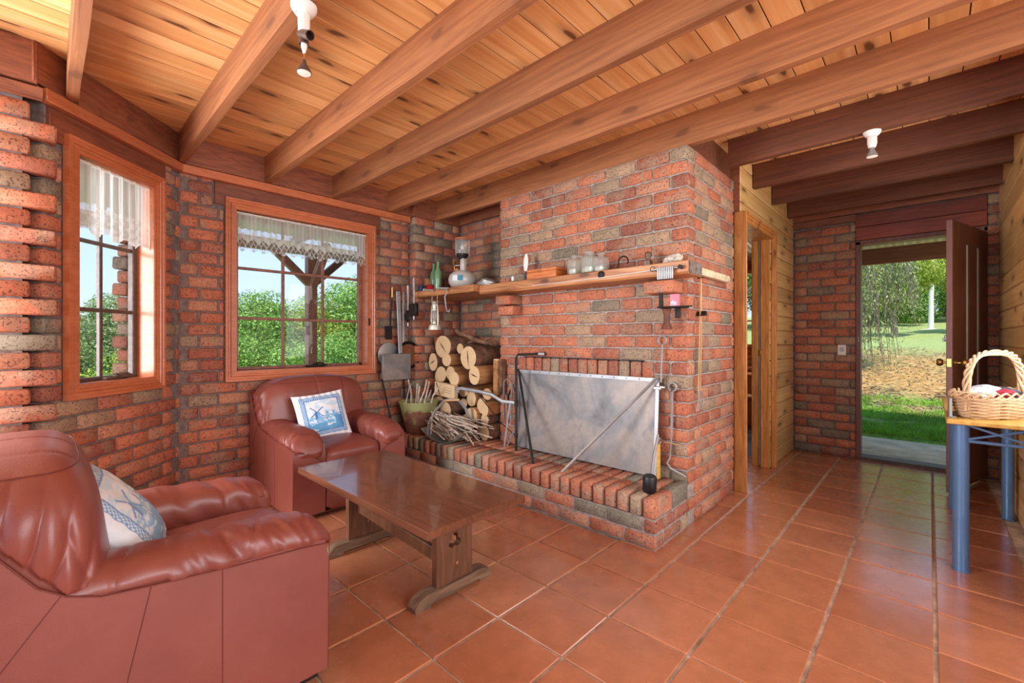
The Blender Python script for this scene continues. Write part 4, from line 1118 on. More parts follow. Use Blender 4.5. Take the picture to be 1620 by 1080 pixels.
tin = thing('metal_tray', 'pale grey metal tray standing on the side table left of the basket', 'tray', (.1, 3.4, .773))
g = G(); g.box((.078, 3.36, .823), (.012, .26, .10), .002); g.box((.085, 3.36, .776), (.03, .26, .006), .002); g.obj('tray_plate', M['steel_light'], tin, smooth=30)
bk = thing('wicker_basket', 'pale wicker basket with a twisted handle on the narrow side table', 'basket', (.25, 3.46, .773))
M['wicker'] = wood('wicker', srgb(198, 160, 120), srgb(228, 198, 160), grain=(12, 12, 12), rough=.55, knots=0, var=.06)
bA, bB, bh = .265, .125, .105; ba = math.radians(62)
TB = Matrix.Translation((.250, 3.46, .773)) @ Matrix.Rotation(ba, 4, 'Z')
def bpart(nm, fn, par=bk, kind=None, mat=None):
    g = G(); fn(g); g.v = [tuple(TB @ Vector(p)) for p in g.v]; o = g.obj(nm, mat or M['wicker'], par)
    if kind: o['kind'] = kind
    return o
def ring(g, z, rf, amp, ph, r=.0042, nst=26, seg=104):
    P = []
    for i in range(seg):
        a = 2*PI*i/seg; k_ = 1 + amp*math.cos(a*nst/2+ph); P.append((math.cos(a)*bA*rf*k_, math.sin(a)*bB*rf*k_, z + .002*math.sin(a*5+ph)))
    g.tube(P, r, 6, closed=True)
for j in range(13): bpart('weaver', lambda g: ring(g, .006+j*.0082, .84+.16*(j/12)**.7, .028, (j % 2)*PI))
for k_ in range(26):
    a = 2*PI*(k_+.5)/26
    if abs((a % PI) - 0) < 9: bpart('stake', lambda g: g.tube([(math.cos(a)*bA*(.83+.17*t_**.7), math.sin(a)*bB*(.83+.17*t_**.7), .002+t_*.112) for t_ in (0, .3, .6, 1)], .0032, 6))
bpart('base', lambda g: g.lathe([(.0, .003), (.80, .003), (.84, .010)], 40, sx=bA, sy=bB))
for q in range(3):
    def rim(g, q=q):
        P = []
        for i in range(160):
            a = 2*PI*i/160; b_ = a*9 + q*2*PI/3; P.append((math.cos(a)*(bA*1.0 + .012*math.cos(b_)), math.sin(a)*(bB*1.0 + .012*math.cos(b_)), .118 + .017*math.sin(b_)))
        g.tube(P, .0045, 6, closed=True)
    bpart('rim_braid', rim)
for q in range(4):
    def hnd(g, q=q):
        P = []
        for i in range(70):
            t_ = i/69; a = PI*t_; x_ = -math.cos(a); sq = math.copysign(abs(x_)**.62, x_); X_ = sq*bA*.93; Z_ = .05 + .285*math.sin(a)**.55
            b_ = t_*22 + q*PI/2; P.append((X_+.010*math.cos(b_)*.8, .012*math.sin(b_), Z_+.010*math.cos(b_)))
        g.tube(P, .0062, 6)
    bpart('handle_strand', hnd)
for (nm, lb, c, s_, x_, y_, z_) in (('folded_cloth', 'folded pale blue grey cloth lying in the basket', srgb(176, 186, 200), (.07, .05, .03), -.03, .02, .13), ('folded_cloth', 'dark red patterned cloth in the basket', srgb(150, 32, 52), (.055, .04, .02), -.03, -.045, .125), ('folded_cloth', 'white cloth bundled behind the others in the basket', srgb(206, 210, 222), (.075, .045, .03), -.12, .0, .122), ('folded_cloth', 'dark grey folded cloth at the right end of the basket', srgb(60, 64, 74), (.06, .05, .028), .09, .0, .118)):
    t = thing(nm, lb, 'cloth', tuple(TB @ Vector((x_, y_, z_))))
    g = G(); g.superell((x_, y_, z_), s_, .8, 40, 24, lambda p: p + p.normalized()*.012*noise.noise(Vector((p.x*40, p.y*40, p.z*90)))); g.v = [tuple(TB @ Vector(p)) for p in g.v]
    g.obj('cloth_fold', plain('cloth_'+str(int(c[0]*1000)), c, .9, var=.2, scale=30), t)
# filling under the cloths
# ------------------------------------------------------------------ ceiling light fittings, switch
M['bulb'] = plain('lamp_glass', srgb(240, 236, 226), .2, 0, var=0)
cf = thing('ceiling_light', 'white three way spot fitting with one lamp dangling by its wire', 'ceiling light', (-1.68, .66, 2.41))
def fpart(nm, mat, fn, par, sm=40):
    g = G(); fn(g); return g.obj(nm, mat, par, smooth=sm)
fpart('ceiling_rose', M['white'], lambda g: g.lathe([(.0, .0), (.045, 0), (.045, -.012), (.032, -.032), (.020, -.036)][::-1], 24, (-1.68, .66, 2.41)), cf)
fpart('stem', M['white'], lambda g: g.lathe([(.0, -.105), (.020, -.105), (.021, -.036), (.0, -.034)], 20, (-1.68, .66, 2.41)), cf)
def spot(g, d, o=(-1.68, .66, 2.32)):
    z = Vector(d).normalized(); R = z.to_track_quat('Z', 'Y').to_matrix().to_4x4(); g.lathe([(.0, -.02), (.014, -.02), (.016, .0), (.017, .05), (.0155, .05), (.014, .0), (0, 0)], 18, M=Matrix.Translation(o) @ R)
M['bronze'] = plain('bronze_brown', srgb(96, 76, 68), .4, .3, var=.05)
fpart('lamp_holder', M['bronze'], lambda g: spot(g, (.9, .15, -.45), (-1.675, .655, 2.30)), cf)
fpart('lamp_holder', M['bronze'], lambda g: spot(g, (0, 0, -1), (-1.68, .66, 2.315)), cf)
fpart('lamp_connector', M['white'], lambda g: g.lathe([(.004, -.03), (.011, -.005), (.011, .01), (0, .01)], 14, (-1.678, .66, 2.262)), cf)
fpart('wire', M['orange'], lambda g: g.tube([(-1.678, .66, 2.24), (-1.676, .66, 2.225), (-1.678, .66, 2.205)], .0022, 6), cf)
fpart('lamp', M['bronze'], lambda g: g.lathe([(.0, .048), (.007, .048), (.008, .034), (.020, .018), (.026, .004), (.026, .0), (0, .0)][::-1], 20, (-1.678, .66, 2.160)), cf)
fpart('lamp_lens', M['bulb'], lambda g: g.lathe([(.0, -.003), (.022, -.002), (.025, .001)], 20, (-1.678, .66, 2.160)), cf)
hf = thing('ceiling_light', 'white ceiling lamp holder with a spot bulb under the hall beam', 'ceiling light', (-.25, 3.38, 2.41))
fpart('ceiling_rose', M['white'], lambda g: g.lathe([(.016, -.034), (.034, -.022), (.044, -.006), (.044, 0), (0, 0)], 24, (-.25, 3.38, 2.41)), hf)
fpart('lamp_holder', M['white'], lambda g: g.lathe([(0, -.095), (.017, -.095), (.021, -.085), (.021, -.075), (.024, -.072), (.024, -.034), (0, -.03)], 20, (-.25, 3.38, 2.41)), hf)
fpart('lamp', M['steel_light'], lambda g: g.lathe([(.028, -.148), (.026, -.138), (.013, -.11), (.011, -.095), (0, -.095)], 20, (-.25, 3.38, 2.41)), hf)
fpart('lamp_lens', M['bulb'], lambda g: g.lathe([(.0, -.150), (.027, -.148)], 20, (-.25, 3.38, 2.41)), hf)
sw = thing('light_switch', 'white square light switch on the brick beside the open door', 'switch', (-.642, 5.49, 1.07))
fpart('plate', M['white'], lambda g: g.box((-.642, 5.486, 1.07), (.07, .012, .105), .004), sw)
fpart('rocker', M['steel_light'], lambda g: g.box((-.642, 5.477, 1.075), (.028, .008, .035), .003), sw)

# ------------------------------------------------------------------ mantel shelf
sh = thing('mantel_shelf', 'long rough timber mantel shelf running across the chimney into the alcove', 'shelf', (-2.4, 2.7, 1.6))
def plank(x0, x1, yf, yb, z0, z1, n=40, seed=0):
    g = G(); r = random.Random(seed); vs = []; fs = []
    for i in range(n+1):
        x = x0+(x1-x0)*i/n; a = noise.noise(Vector((x*2.2, seed, 0)))*.012; b_ = noise.noise(Vector((x*5, seed, 3)))*.006; c_ = noise.noise(Vector((x*3, seed, 7)))*.006
        vs += [(x, yf+a+.010, z0+b_), (x, yf+a, z0+.012+b_), (x, yf+a+.002, z1-.006), (x, yf+a+.008, z1), (x, yb, z1), (x, yb, z0+c_)]
    for i in range(n):
        for k_ in range(6): l = (k_+1) % 6; fs.append((i*6+k_, (i+1)*6+k_, (i+1)*6+l, i*6+l)[::-1])
    fs.append(tuple(range(6))[::-1]); fs.append(tuple(n*6+k_ for k_ in range(6))); g.add(vs, fs); return g
plank(-2.81, -1.02, 2.565, 2.778, 1.562, 1.64, 44, 2).obj('plank', M['shelf'], sh, smooth=30)
plank(-3.72, -2.815, 2.50, 3.10, 1.585, 1.645, 24, 6).obj('plank', M['shelf'], sh, smooth=30)
M['endgrain'] = plain('weathered_end_grain', srgb(120, 108, 100), .8, var=.35, scale=40, bump=.6)
g = G(); g.box((-1.017, 2.675, 1.602), (.008, .19, .074), .003); g.obj('end_grain', M['endgrain'], sh)
g = G(); g.box((-1.075, 3.11, 1.612), (.04, .62, .048), .004); g.obj('embedded_timber', plain('whitewashed_timber', srgb(214, 192, 158), .8, var=.25, scale=20, bump=.6), sh)
g = G(); g.tube([(-2.2, 2.552, 1.585), (-1.6, 2.552, 1.588), (-1.20, 2.552, 1.60)], .0022, 6); g.obj('cord', M['white'], sh)
ZS = 1.641
def th(name, label, cat, x, y, z, group=None): return thing(name, label, cat, (x, y, z), 0, group)
def pt(nm, mat, par, fn, sm=40):
    g = G(); fn(g); return g.obj(nm, mat, par, smooth=sm)
# bottles
t_ = NT('green_glass'); t_.base(srgb(128, 172, 128)); t_.rough(.22); t_.p.inputs['Transmission Weight'].default_value = .25; t_.p.inputs['Coat Weight'].default_value = .5; M['green'] = t_.m
for (x, y, lb) in ((-3.686, 2.74, 'dusty green glass bottle, the left of the pair on the shelf'), (-3.565, 2.70, 'dusty green glass bottle beside the camping lamp')):
    t = th('glass_bottle', lb, 'bottle', x, y, ZS+.005, 'green bottles on the shelf')
    pt('body', M['green'], t, lambda g: g.lathe([(.0, 0), (.035, 0), (.038, .006), (.038, .18), (.034, .205), (.018, .235), (.0145, .25), (.0145, .30)], 24, (x, y, ZS+.005)))
    pt('lip', M['green'], t, lambda g: g.lathe([(.0145, .285), (.017, .287), (.017, .300), (.012, .302), (.0, .296)], 20, (x, y, ZS+.005)))
# gas lamp
t = th('camping_lamp', 'camping gas lamp with glass globe and orange cap on squat grey cylinder', 'lamp', -3.23, 2.74, ZS+.006)
M['greycan'] = plain('grey_enamel', srgb(196, 190, 180), .35, .1, var=.03)
c = (-3.24, 2.74, ZS+.006)
pt('gas_cylinder', M['greycan'], t, lambda g: g.lathe([(.0, 0), (.07, 0), (.08, .015), (.105, .03), (.128, .065), (.132, .10), (.12, .14), (.08, .172), (.04, .188), (0, .19)], 40, c))
pt('valve_guard', M['greycan'], t, lambda g: g.box((-3.20, 2.72, ZS+.24), (.05, .05, .12), .012))
pt('valve', M['steel_light'], t, lambda g: (g.tube([(-3.245, 2.73, ZS+.18), (-3.245, 2.73, ZS+.31)], .012, 12), g.tube([(-3.245, 2.73, ZS+.24), (-3.30, 2.70, ZS+.24)], .006, 8)))
pt('knob', M['orange'], t, lambda g: g.tube([(-3.30, 2.70, ZS+.20), (-3.26, 2.71, ZS+.20)], .012, 10))
pt('bracket', M['brass'], t, lambda g: g.box((-3.325, 2.72, ZS+.23), (.02, .03, .11), .003))
pt('burner', M['iron'], t, lambda g: g.lathe([(0, .29), (.02, .29), (.055, .33), (.058, .345), (0, .345)], 24, (-3.237, 2.74, ZS)))
cg = NT('clear_glass'); _t = cg.new('BsdfTransparent'); _t.inputs[0].default_value = (.93, .95, .93, 1); _g = cg.new('BsdfGlossy'); _g.inputs['Roughness'].default_value = .12; _d = cg.new('BsdfDiffuse'); _d.inputs[0].default_value = (.85, .87, .82, 1)
_f = cg.new('LayerWeight'); _f.inputs[0].default_value = .35; _m = cg.new('MixShader'); cg.l.new(cg.math('MULTIPLY', _f.outputs['Facing'], .55), _m.inputs[0]); cg.l.new(_t.outputs[0], _m.inputs[1]); cg.l.new(_g.outputs[0], _m.inputs[2])
_n = cg.new('MixShader'); _n.inputs[0].default_value = .16; cg.l.new(_m.outputs[0], _n.inputs[1]); cg.l.new(_d.outputs[0], _n.inputs[2]); cg.l.new(_n.outputs[0], cg.out.inputs[0]); M['clear'] = cg.m
pt('globe', M['clear'], t, lambda g: g.lathe([(.068, .345), (.07, .35), (.07, .47), (.066, .475)], 32, (-3.237, 2.74, ZS)))
pt('mantle', M['white'], t, lambda g: g.superell((-3.237, 2.74, ZS+.41), (.02, .02, .026), 1, 14, 10))
pt('cage_wire', M['steel_light'], t, lambda g: [g.tube([(-3.237+.073*math.cos(a), 2.74+.073*math.sin(a), ZS+.33), (-3.237+.073*math.cos(a), 2.74+.073*math.sin(a), ZS+.485)], .002, 5) for a in (0.3, 1.35, 2.4, 3.45, 4.5, 5.55)])
pt('cap', M['orange'], t, lambda g: g.lathe([(0, .478), (.062, .478), (.074, .486), (.074, .493), (.0, .50)], 32, (-3.237, 2.74, ZS)))
pt('label_sticker', plain('blue_sticker', srgb(50, 128, 150), .5, var=0), t, lambda g: [g.add([(c[0]+.1325*math.cos(a), c[1]+.1325*math.sin(a), c[2]+z) for (a, z) in ((a0, .075), (a1, .075), (a1, .125), (a0, .125))], [(0, 1, 2, 3)]) for a0, a1 in ((-1.05, -.92), (-.92, -.78), (-.78, -.66))])
pt('label_sticker', plain('white_sticker', srgb(216, 224, 226), .5, var=0), t, lambda g: [g.add([(c[0]+.1325*math.cos(a), c[1]+.1325*math.sin(a), c[2]+z) for (a, z) in ((a0, .075), (a1, .075), (a1, .125), (a0, .125))], [(0, 1, 2, 3)]) for a0, a1 in ((-1.45, -1.31), (-1.31, -1.18), (-1.18, -1.05))])
# crumpled foil tray
t = th('foil_tray', 'small crumpled grey tray on the shelf right of the camping lamp', 'tray', -2.95, 2.80, ZS+.004)
pt('tray_body', M['metal'], t, lambda g: g.superell((-2.95, 2.80, ZS+.05), (.075, .05, .046), .35, 20, 14, lambda p: p + Vector((p.z*.6, 0, 0)) + p.normalized()*.01*noise.noise(p*30), rot=(.2, .35, .3)))
# small items at the left end of the shelf
t = th('red_tin', 'red plastic tub lying at the left end of the shelf', 'tub', -3.62, 2.90, ZS+.003)
pt('tub_body', plain('red_plastic', srgb(190, 40, 48), .35, var=.05), t, lambda g: g.lathe([(0, 0), (.05, 0), (.045, .05), (.025, .075), (0, .08)], 20, (-3.64, 2.66, ZS+.005)))
t = th('spool', 'small dark blue spool at the very left end of the shelf', 'spool', -3.69, 2.60, ZS+.003)
pt('spool_body', plain('dark_blue', srgb(44, 58, 96), .5, var=.1), t, lambda g: g.lathe([(0, 0), (.03, 0), (.03, .008), (.018, .012), (.018, .05), (.03, .054), (.03, .062), (0, .062)], 18, (-3.68, 2.58, ZS+.005)))
t = th('yellow_pot', 'small yellow pot with orange lid up on the wall under the beam', 'pot', -3.76, 2.70, 2.408)
pt('pot_body', plain('yellow_plastic', srgb(222, 190, 40), .4, var=.03), t, lambda g: g.lathe([(0, .0), (.028, 0), (.028, .05), (0, .05)], 16, (-3.775, 2.66, 2.335)))
pt('lid', plain('orange_plastic', srgb(214, 96, 36), .4, var=.03), t, lambda g: g.lathe([(0, .05), (.024, .05), (.02, .075), (0, .08)], 16, (-3.775, 2.66, 2.335)))
# bulb, wire loop, blade
t = th('small_bulb', 'tiny white bulb on the shelf left of the wooden box', 'bulb', -2.484, 2.64, ZS)
pt('glass_envelope', M['white'], t, lambda g: g.lathe([(0, .012), (.010, .014), (.014, .034), (.009, .050), (0, .054)], 14, (-2.484, 2.64, ZS)))
pt('cap', M['black'], t, lambda g: g.lathe([(0, 0), (.011, 0), (.011, .014), (0, .014)], 12, (-2.484, 2.64, ZS)))
t = th('wire_loop', 'small dark wire loop standing at the left of the tiny bulb', 'wire', -2.55, 2.66, ZS)
pt('loop', M['iron'], t, lambda g: g.tube(arc((-2.56, 2.66, ZS+.032), .028, -1.2, 4.2, 20), .0022, 6))
t = th('palette_knife', 'knife with upright oval white blade beside the wooden box', 'knife', -2.375, 2.655, ZS)
pt('blade', M['white'], t, lambda g: g.superell((-2.365, 2.665, ZS+.15), (.024, .003, .075), 1, 24, 16, rot=(0, .06, 0)))
pt('handle', M['endgrain'], t, lambda g: g.tube([(-2.38, 2.665, ZS+.001), (-2.377, 2.665, ZS+.045), (-2.372, 2.665, ZS+.085)], [.016, .013, .014], 12))
t = th('wooden_box', 'shallow orange wooden box with a small clasp on the shelf', 'box', -2.15, 2.67, ZS)
M['boxw'] = wood('orange_box_wood', srgb(184, 98, 46), srgb(216, 134, 76), grain=(3, 10, 10), rough=.4, knots=0, var=0)
pt('body', M['boxw'], t, lambda g: g.box((-2.158, 2.682, ZS+.028), (.285, .15, .052), .002, rot=(0, 0, .0)), 30)
pt('lid', M['boxw'], t, lambda g: g.box((-2.158, 2.682, ZS+.066), (.289, .154, .021), .002), 30)
pt('clasp', M['brass'], t, lambda g: g.box((-2.165, 2.603, ZS+.056), (.014, .004, .022), .001))
# glass jars
for (x, y, w_, h_, lb) in ((-1.875, 2.64, .06, .145, 'square clear glass jar nearest the wooden box'), (-1.80, 2.70, .066, .175, 'tall clear glass jar at the back of the jar group'), (-1.735, 2.64, .066, .155, 'middle clear glass jar at the front of the jar group'), (-1.655, 2.65, .07, .135, 'open square glass jar at the right of the jar group')):
    t = th('glass_jar', lb, 'jar', x, y, ZS, 'glass jars on the shelf')
    pt('body', M['clear'], t, lambda g: g.superell((x, y, ZS+h_*.40), (w_*.62, w_*.62, h_*.40), .22, 24, 14), 60)
    pt('neck', M['clear'], t, lambda g: g.lathe([(w_*.30, h_*.78), (w_*.28, h_*.86), (w_*.36, h_*.88), (w_*.36, h_*.98), (w_*.3, h_*1.0)], 20, (x, y, ZS)))
    pt('contents', plain('jar_water', srgb(206, 208, 190), .15, var=.1), t, lambda g: g.superell((x, y, ZS+h_*.17), (w_*.5, w_*.5, h_*.13), .3, 20, 8))
t = th('iron_hook', 'curled black iron hook standing on the shelf', 'hook', -1.52, 2.66, ZS)
pt('hook_bar', M['iron'], t, lambda g: g.tube([(-1.57, 2.66, ZS+.008), (-1.535, 2.66, ZS+.012), (-1.525, 2.66, ZS+.04)] + arc((-1.49, 2.66, ZS+.055), .036, PI*.95, -.5, 14), .005, 8))
t = th('wooden_peg', 'turned brown wooden peg with round knob on the shelf', 'peg', -1.323, 2.68, ZS)
pt('base', M['darkwood'], t, lambda g: g.box((-1.323, 2.68, ZS+.024), (.045, .045, .046), .004))
pt('knob', M['darkwood'], t, lambda g: g.lathe([(.017, .046), (.014, .055), (.022, .075), (.018, .098), (.0, .108)], 18, (-1.323, 2.68, ZS)))
t = th('pale_shell', 'knobbly pale shell at the right end of the shelf', 'shell', -1.165, 2.68, ZS)
pt('shell_body', plain('shell', srgb(200, 188, 172), .7, var=.35, scale=50, bump=.8), t, lambda g: g.superell((-1.165, 2.69, ZS+.030), (.062, .045, .034), .9, 36, 22, lambda p: p + p.normalized()*.008*noise.noise(p*55) + Vector((0, 0, p.x*.25))))
# slatted white piece and its rail
t = th('comb_rack', 'small ribbed silver grater hanging from the right end of the shelf edge', 'grater', -1.145, 2.54, 1.575)
for k_ in range(9): pt('rib', M['steel_light'], t, lambda g: g.box((-1.189+k_*.0112, 2.535, 1.572), (.0085, .007, .074), .002))
pt('rail', M['steel_light'], t, lambda g: g.tube([(-1.25, 2.542, 1.598), (-1.04, 2.542, 1.598)], .003, 6))
pt('pin', M['iron'], t, lambda g: (g.tube([(-1.055, 2.56, 1.60), (-1.055, 2.53, 1.60)], .012, 12), g.tube(arc((-1.225, 2.54, 1.605), .014, 0, 5.5, 12), .0025, 6)))
t = th('iron_knot', 'round dark iron boss on the front of the shelf below the jars', 'bolt', -1.60, 2.56, 1.61)
pt('boss', M['iron'], t, lambda g: g.superell((-1.60, 2.562, 1.61), (.024, .012, .024), .9, 18, 10))
# iron bracket holding the matchbox
t = th('iron_bracket', 'black iron plate bracket with pipe on the chimney below the shelf', 'bracket', -1.16, 2.66, 1.37)
pt('plate', M['iron'], t, lambda g: (g.box((-1.15, 2.66, 1.375), (.17, .13, .008), .002, rot=(0, 0, .25)), g.tube([(-1.07, 2.64, 1.375), (-1.03, 2.655, 1.378)], .004, 6)))
pt('spike', M['iron'], t, lambda g: g.tube([(-1.212, 2.63, 1.378), (-1.212, 2.63, 1.465)], [.014, .012], 10))
pt('pipe', plain('rusty_pipe', srgb(116, 70, 54), .7, .2, var=.2, scale=30), t, lambda g: g.lathe([(.0, 1.24), (.036, 1.24), (.034, 1.25), (.020, 1.28), (.019, 1.33), (.030, 1.368), (0, 1.37)], 20, (-1.198, 2.68, 0)))
pt('pipe', M['iron'], t, lambda g: g.lathe([(.0, 1.31), (.016, 1.31), (.016, 1.37), (0, 1.37)], 14, (-1.14, 2.71, 0)))
t = th('matchbox', 'small pink box printed with a white and grey shape on the iron bracket', 'box', -1.135, 2.655, 1.38)
pt('box_body', plain('pink_card', srgb(214, 120, 140), .5, var=.04), t, lambda g: g.box((-1.137, 2.66, 1.417), (.052, .03, .074), .001, rot=(0, 0, .1)), 30)
pt('printed_patch', plain('grey_print', srgb(196, 190, 200), .5, var=.3, scale=90), t, lambda g: g.add([(-1.158, 2.6425, 1.385), (-1.122, 2.6455, 1.385), (-1.122, 2.6455, 1.405), (-1.140, 2.644, 1.418), (-1.158, 2.6425, 1.405)], [(0, 1, 2, 3, 4)]))
# long tongs on cords at the chimney side
t = th('hanging_tongs', 'pair of long pale sticks with wire tongs hanging on the side of the chimney', 'tongs', -1.075, 2.90, 1.2)
M['palewood'] = plain('pale_cane', srgb(206, 168, 118), .5, var=.12)
for (dy, z0) in ((0, .845), (.03, .83)): pt('stick', M['palewood'], t, lambda g: g.tube([(-1.082, 2.885+dy, z0), (-1.078, 2.897+dy, 1.2), (-1.078, 2.925, 1.58)], .0045, 8))
pt('clip', M['black'], t, lambda g: g.prism([(-.02, 0), (.02, 0), (.0, .03)], -.03, .03, M=Matrix.Translation((-1.072, 2.92, 1.33)) @ Matrix.Rotation(PI/2, 4, 'Z')))
pt('wire_tong', M['metal'], t, lambda g: [g.tube([(-1.08, 2.885+.01*q, .85), (-1.075, 2.88+.03*q, .80), (-1.08, 2.86+.03*q, .74), (-1.08, 2.845+.035*q, .72)], .0025, 6) for q in range(4)])
pt('nail', M['iron'], t, lambda g: g.tube([(-1.10, 2.925, 1.575), (-1.065, 2.925, 1.578)], .004, 6))

# ------------------------------------------------------------------ fire screen and tools
t = th('fire_screen', 'large grey steel fire screen leaning over the fireplace opening', 'fire screen', -1.9, 2.72, .285)
def steelplate():
    n_ = NT('heat_stained_steel'); v = n_.coord('Object'); f = n_.noise(v, 2.6, 4, .6, .6)
    c = n_.ramp(f, [(.3, srgb(98, 96, 98)), (.47, srgb(136, 134, 134)), (.58, srgb(160, 148, 140)), (.72, srgb(114, 114, 120))]); n_.base(n_.mix(.3, c, n_.ramp(n_.noise(v, 30, 4), [(.3, (.7, .7, .7, 1)), (.7, (1.15, 1.15, 1.15, 1))]), 'MULTIPLY'))
    n_.rough(.5); n_.p.inputs['Metallic'].default_value = .35; return n_.m
M['plate'] = steelplate()
pt('steel_sheet', M['plate'], t, lambda g: g.add([(-2.52, 2.700, .292), (-1.275, 2.700, .292), (-1.275, 2.745, .925), (-2.52, 2.745, .925), (-2.52, 2.704, .292), (-1.275, 2.704, .292), (-1.275, 2.749, .925), (-2.52, 2.749, .925)], [(0, 1, 2, 3), (7, 6, 5, 4), (0, 4, 5, 1), (1, 5, 6, 2), (2, 6, 7, 3), (3, 7, 4, 0)]), 20)
pt('top_strip', M['steel_light'], t, lambda g: g.box((-1.90, 2.741, .912), (1.245, .006, .026), .001))
pt('side_strip', M['steel_light'], t, lambda g: g.box((-1.286, 2.718, .61), (.024, .005, .62), .001, rot=(-.071, 0, 0)))
for k_ in range(13): pt('rivet', M['iron'], t, lambda g: g.superell((-2.47+k_*.096, 2.737, .912), (.004, .003, .004), 1, 8, 6))
for k_ in range(6): pt('rivet', M['iron'], t, lambda g: g.superell((-1.286, 2.701+k_*.008, .34+k_*.105), (.004, .003, .004), 1, 8, 6))
pt('wooden_batten', M['ply'], t, lambda g: g.box((-1.262, 2.70, .40), (.018, .02, .22), .001))
for (a, b_) in (((-2.515, 2.742, .925), (-2.060, 2.40, .292)), ((-1.275, 2.72, .935), (-1.785, 2.375, .292))):
    pt('angle_bar', M['iron'] if a[0] < -2 else M['metal'], t, lambda g: g.tube([a, b_], .010, 4))
pt('hinge_bolt', M['metal'], t, lambda g: (g.box((-1.27, 2.705, .865), (.05, .02, .02), .003), g.tube([(-1.25, 2.70, .875), (-1.22, 2.70, .873)], .008, 6)))
pt('latch', M['metal'], t, lambda g: g.tube(arc((-1.255, 2.70, .53), .018, 0, 5.8, 12, 'yz'), .004, 6))
# kettle crane on pivot
t = th('fireplace_crane', 'steel swinging pot crane with long arm on a pivot beside the fire screen', 'crane', -2.40, 2.62, .285)
pt('pivot_post', M['iron'], t, lambda g: g.tube([(-2.41, 2.60, .287), (-2.41, 2.60, 1.03), (-2.395, 2.605, 1.055), (-2.30, 2.70, 1.06), (-2.25, 2.77, 1.06)], .010, 8))
pt('wall_socket', M['steel_light'], t, lambda g: g.tube([(-2.285, 2.72, 1.06), (-2.255, 2.76, 1.06)], .015, 10))
pt('arm', M['steel_light'], t, lambda g: g.tube([(-3.07, 2.54, .728), (-3.03, 2.545, .742), (-2.80, 2.56, .730), (-2.66, 2.57, .715), (-2.58, 2.58, .680), (-2.54, 2.585, .668), (-2.41, 2.60, .668)], .016, 8, flat=(1, .8)))
pt('arm_ring', M['metal'], t, lambda g: g.tube(arc((-3.075, 2.54, .712), .018, 0, 2*PI, 16), .005, 6))
pt('brace_rod', M['iron'], t, lambda g: g.tube([(-2.84, 2.56, .722), (-2.55, 2.585, .48), (-2.42, 2.60, .405)], .0045, 6))
pt('collar', M['iron'], t, lambda g: (g.tube([(-2.41, 2.60, .64), (-2.41, 2.60, .69)], .016, 10), g.tube([(-2.41, 2.60, .39), (-2.41, 2.60, .42)], .015, 10)))
pt('stay', M['steel_light'], t, lambda g: (g.tube([(-2.475, 2.595, .665), (-2.53, 2.585, .30)], .009, 4), g.tube([(-2.42, 2.60, .46), (-2.50, 2.585, .31)], .007, 4)))
# tongs resting behind the crane
t = th('fire_tongs', 'looped flat iron fire tongs standing against the bricks beside the crane', 'tongs', -2.56, 2.66, .45)
pt('tong_strap', M['metal'], t, lambda g: g.tube([(-2.60, 2.66, .50), (-2.605, 2.66, .72)] + arc((-2.56, 2.66, .80), .045, PI, 0, 12) + [(-2.515, 2.66, .72), (-2.52, 2.66, .50)], .012, 6, flat=(.35, 1)))
pt('tong_strap', M['iron'], t, lambda g: g.tube([(-2.575, 2.685, .48), (-2.58, 2.685, .70), (-2.53, 2.69, .80), (-2.49, 2.69, .72), (-2.49, 2.69, .50)], .010, 6, flat=(.35, 1)))
# pokers
t = th('fire_poker', 'long poker with round eye hanging from the chimney above the screen corner', 'poker', -1.265, 2.70, 1.1)
pt('rod', M['metal'], t, lambda g: g.tube([(-1.262, 2.755, 1.145), (-1.262, 2.74, 1.0), (-1.262, 2.735, .90)], .006, 8))
pt('eye', M['metal'], t, lambda g: g.tube(arc((-1.262, 2.755, 1.172), .028, -1.4, 4.4, 20), .006, 8))
t = th('fire_poker', 'poker with eye and hooked tip hanging at the right edge of the chimney face', 'poker', -1.20, 2.76, .8)
pt('rod', M['metal'], t, lambda g: g.tube([(-1.197, 2.758, .845), (-1.20, 2.758, .60), (-1.208, 2.75, .42), (-1.225, 2.745, .385), (-1.20, 2.745, .355), (-1.12, 2.745, .330), (-1.105, 2.745, .322)], .0062, 8))
pt('eye', M['metal'], t, lambda g: g.tube(arc((-1.197, 2.758, .873), .026, -1.4, 4.4, 20), .007, 8))
pt('eye_cord', M['palewood'], t, lambda g: g.tube([(-1.25, 2.75, .515), (-1.15, 2.75, .513)], .003, 6))
# mallet
t = th('rubber_mallet', 'mallet with black head and grey flat handle leaning by the right end of the screen', 'mallet', -1.20, 2.45, .285)
pt('head', M['black'], t, lambda g: g.lathe([(0, -.048), (.034, -.048), (.040, -.038), (.040, .038), (.034, .048), (0, .048)], 24, M=Matrix.Translation((-1.195, 2.44, .332)) @ Matrix.Rotation(.9, 4, 'Z') @ Matrix.Rotation(.12, 4, 'X')))
pt('handle', M['metal'], t, lambda g: g.tube([(-1.198, 2.462, .355), (-1.235, 2.58, .46), (-1.26, 2.69, .565)], .016, 6, flat=(1, .5)))

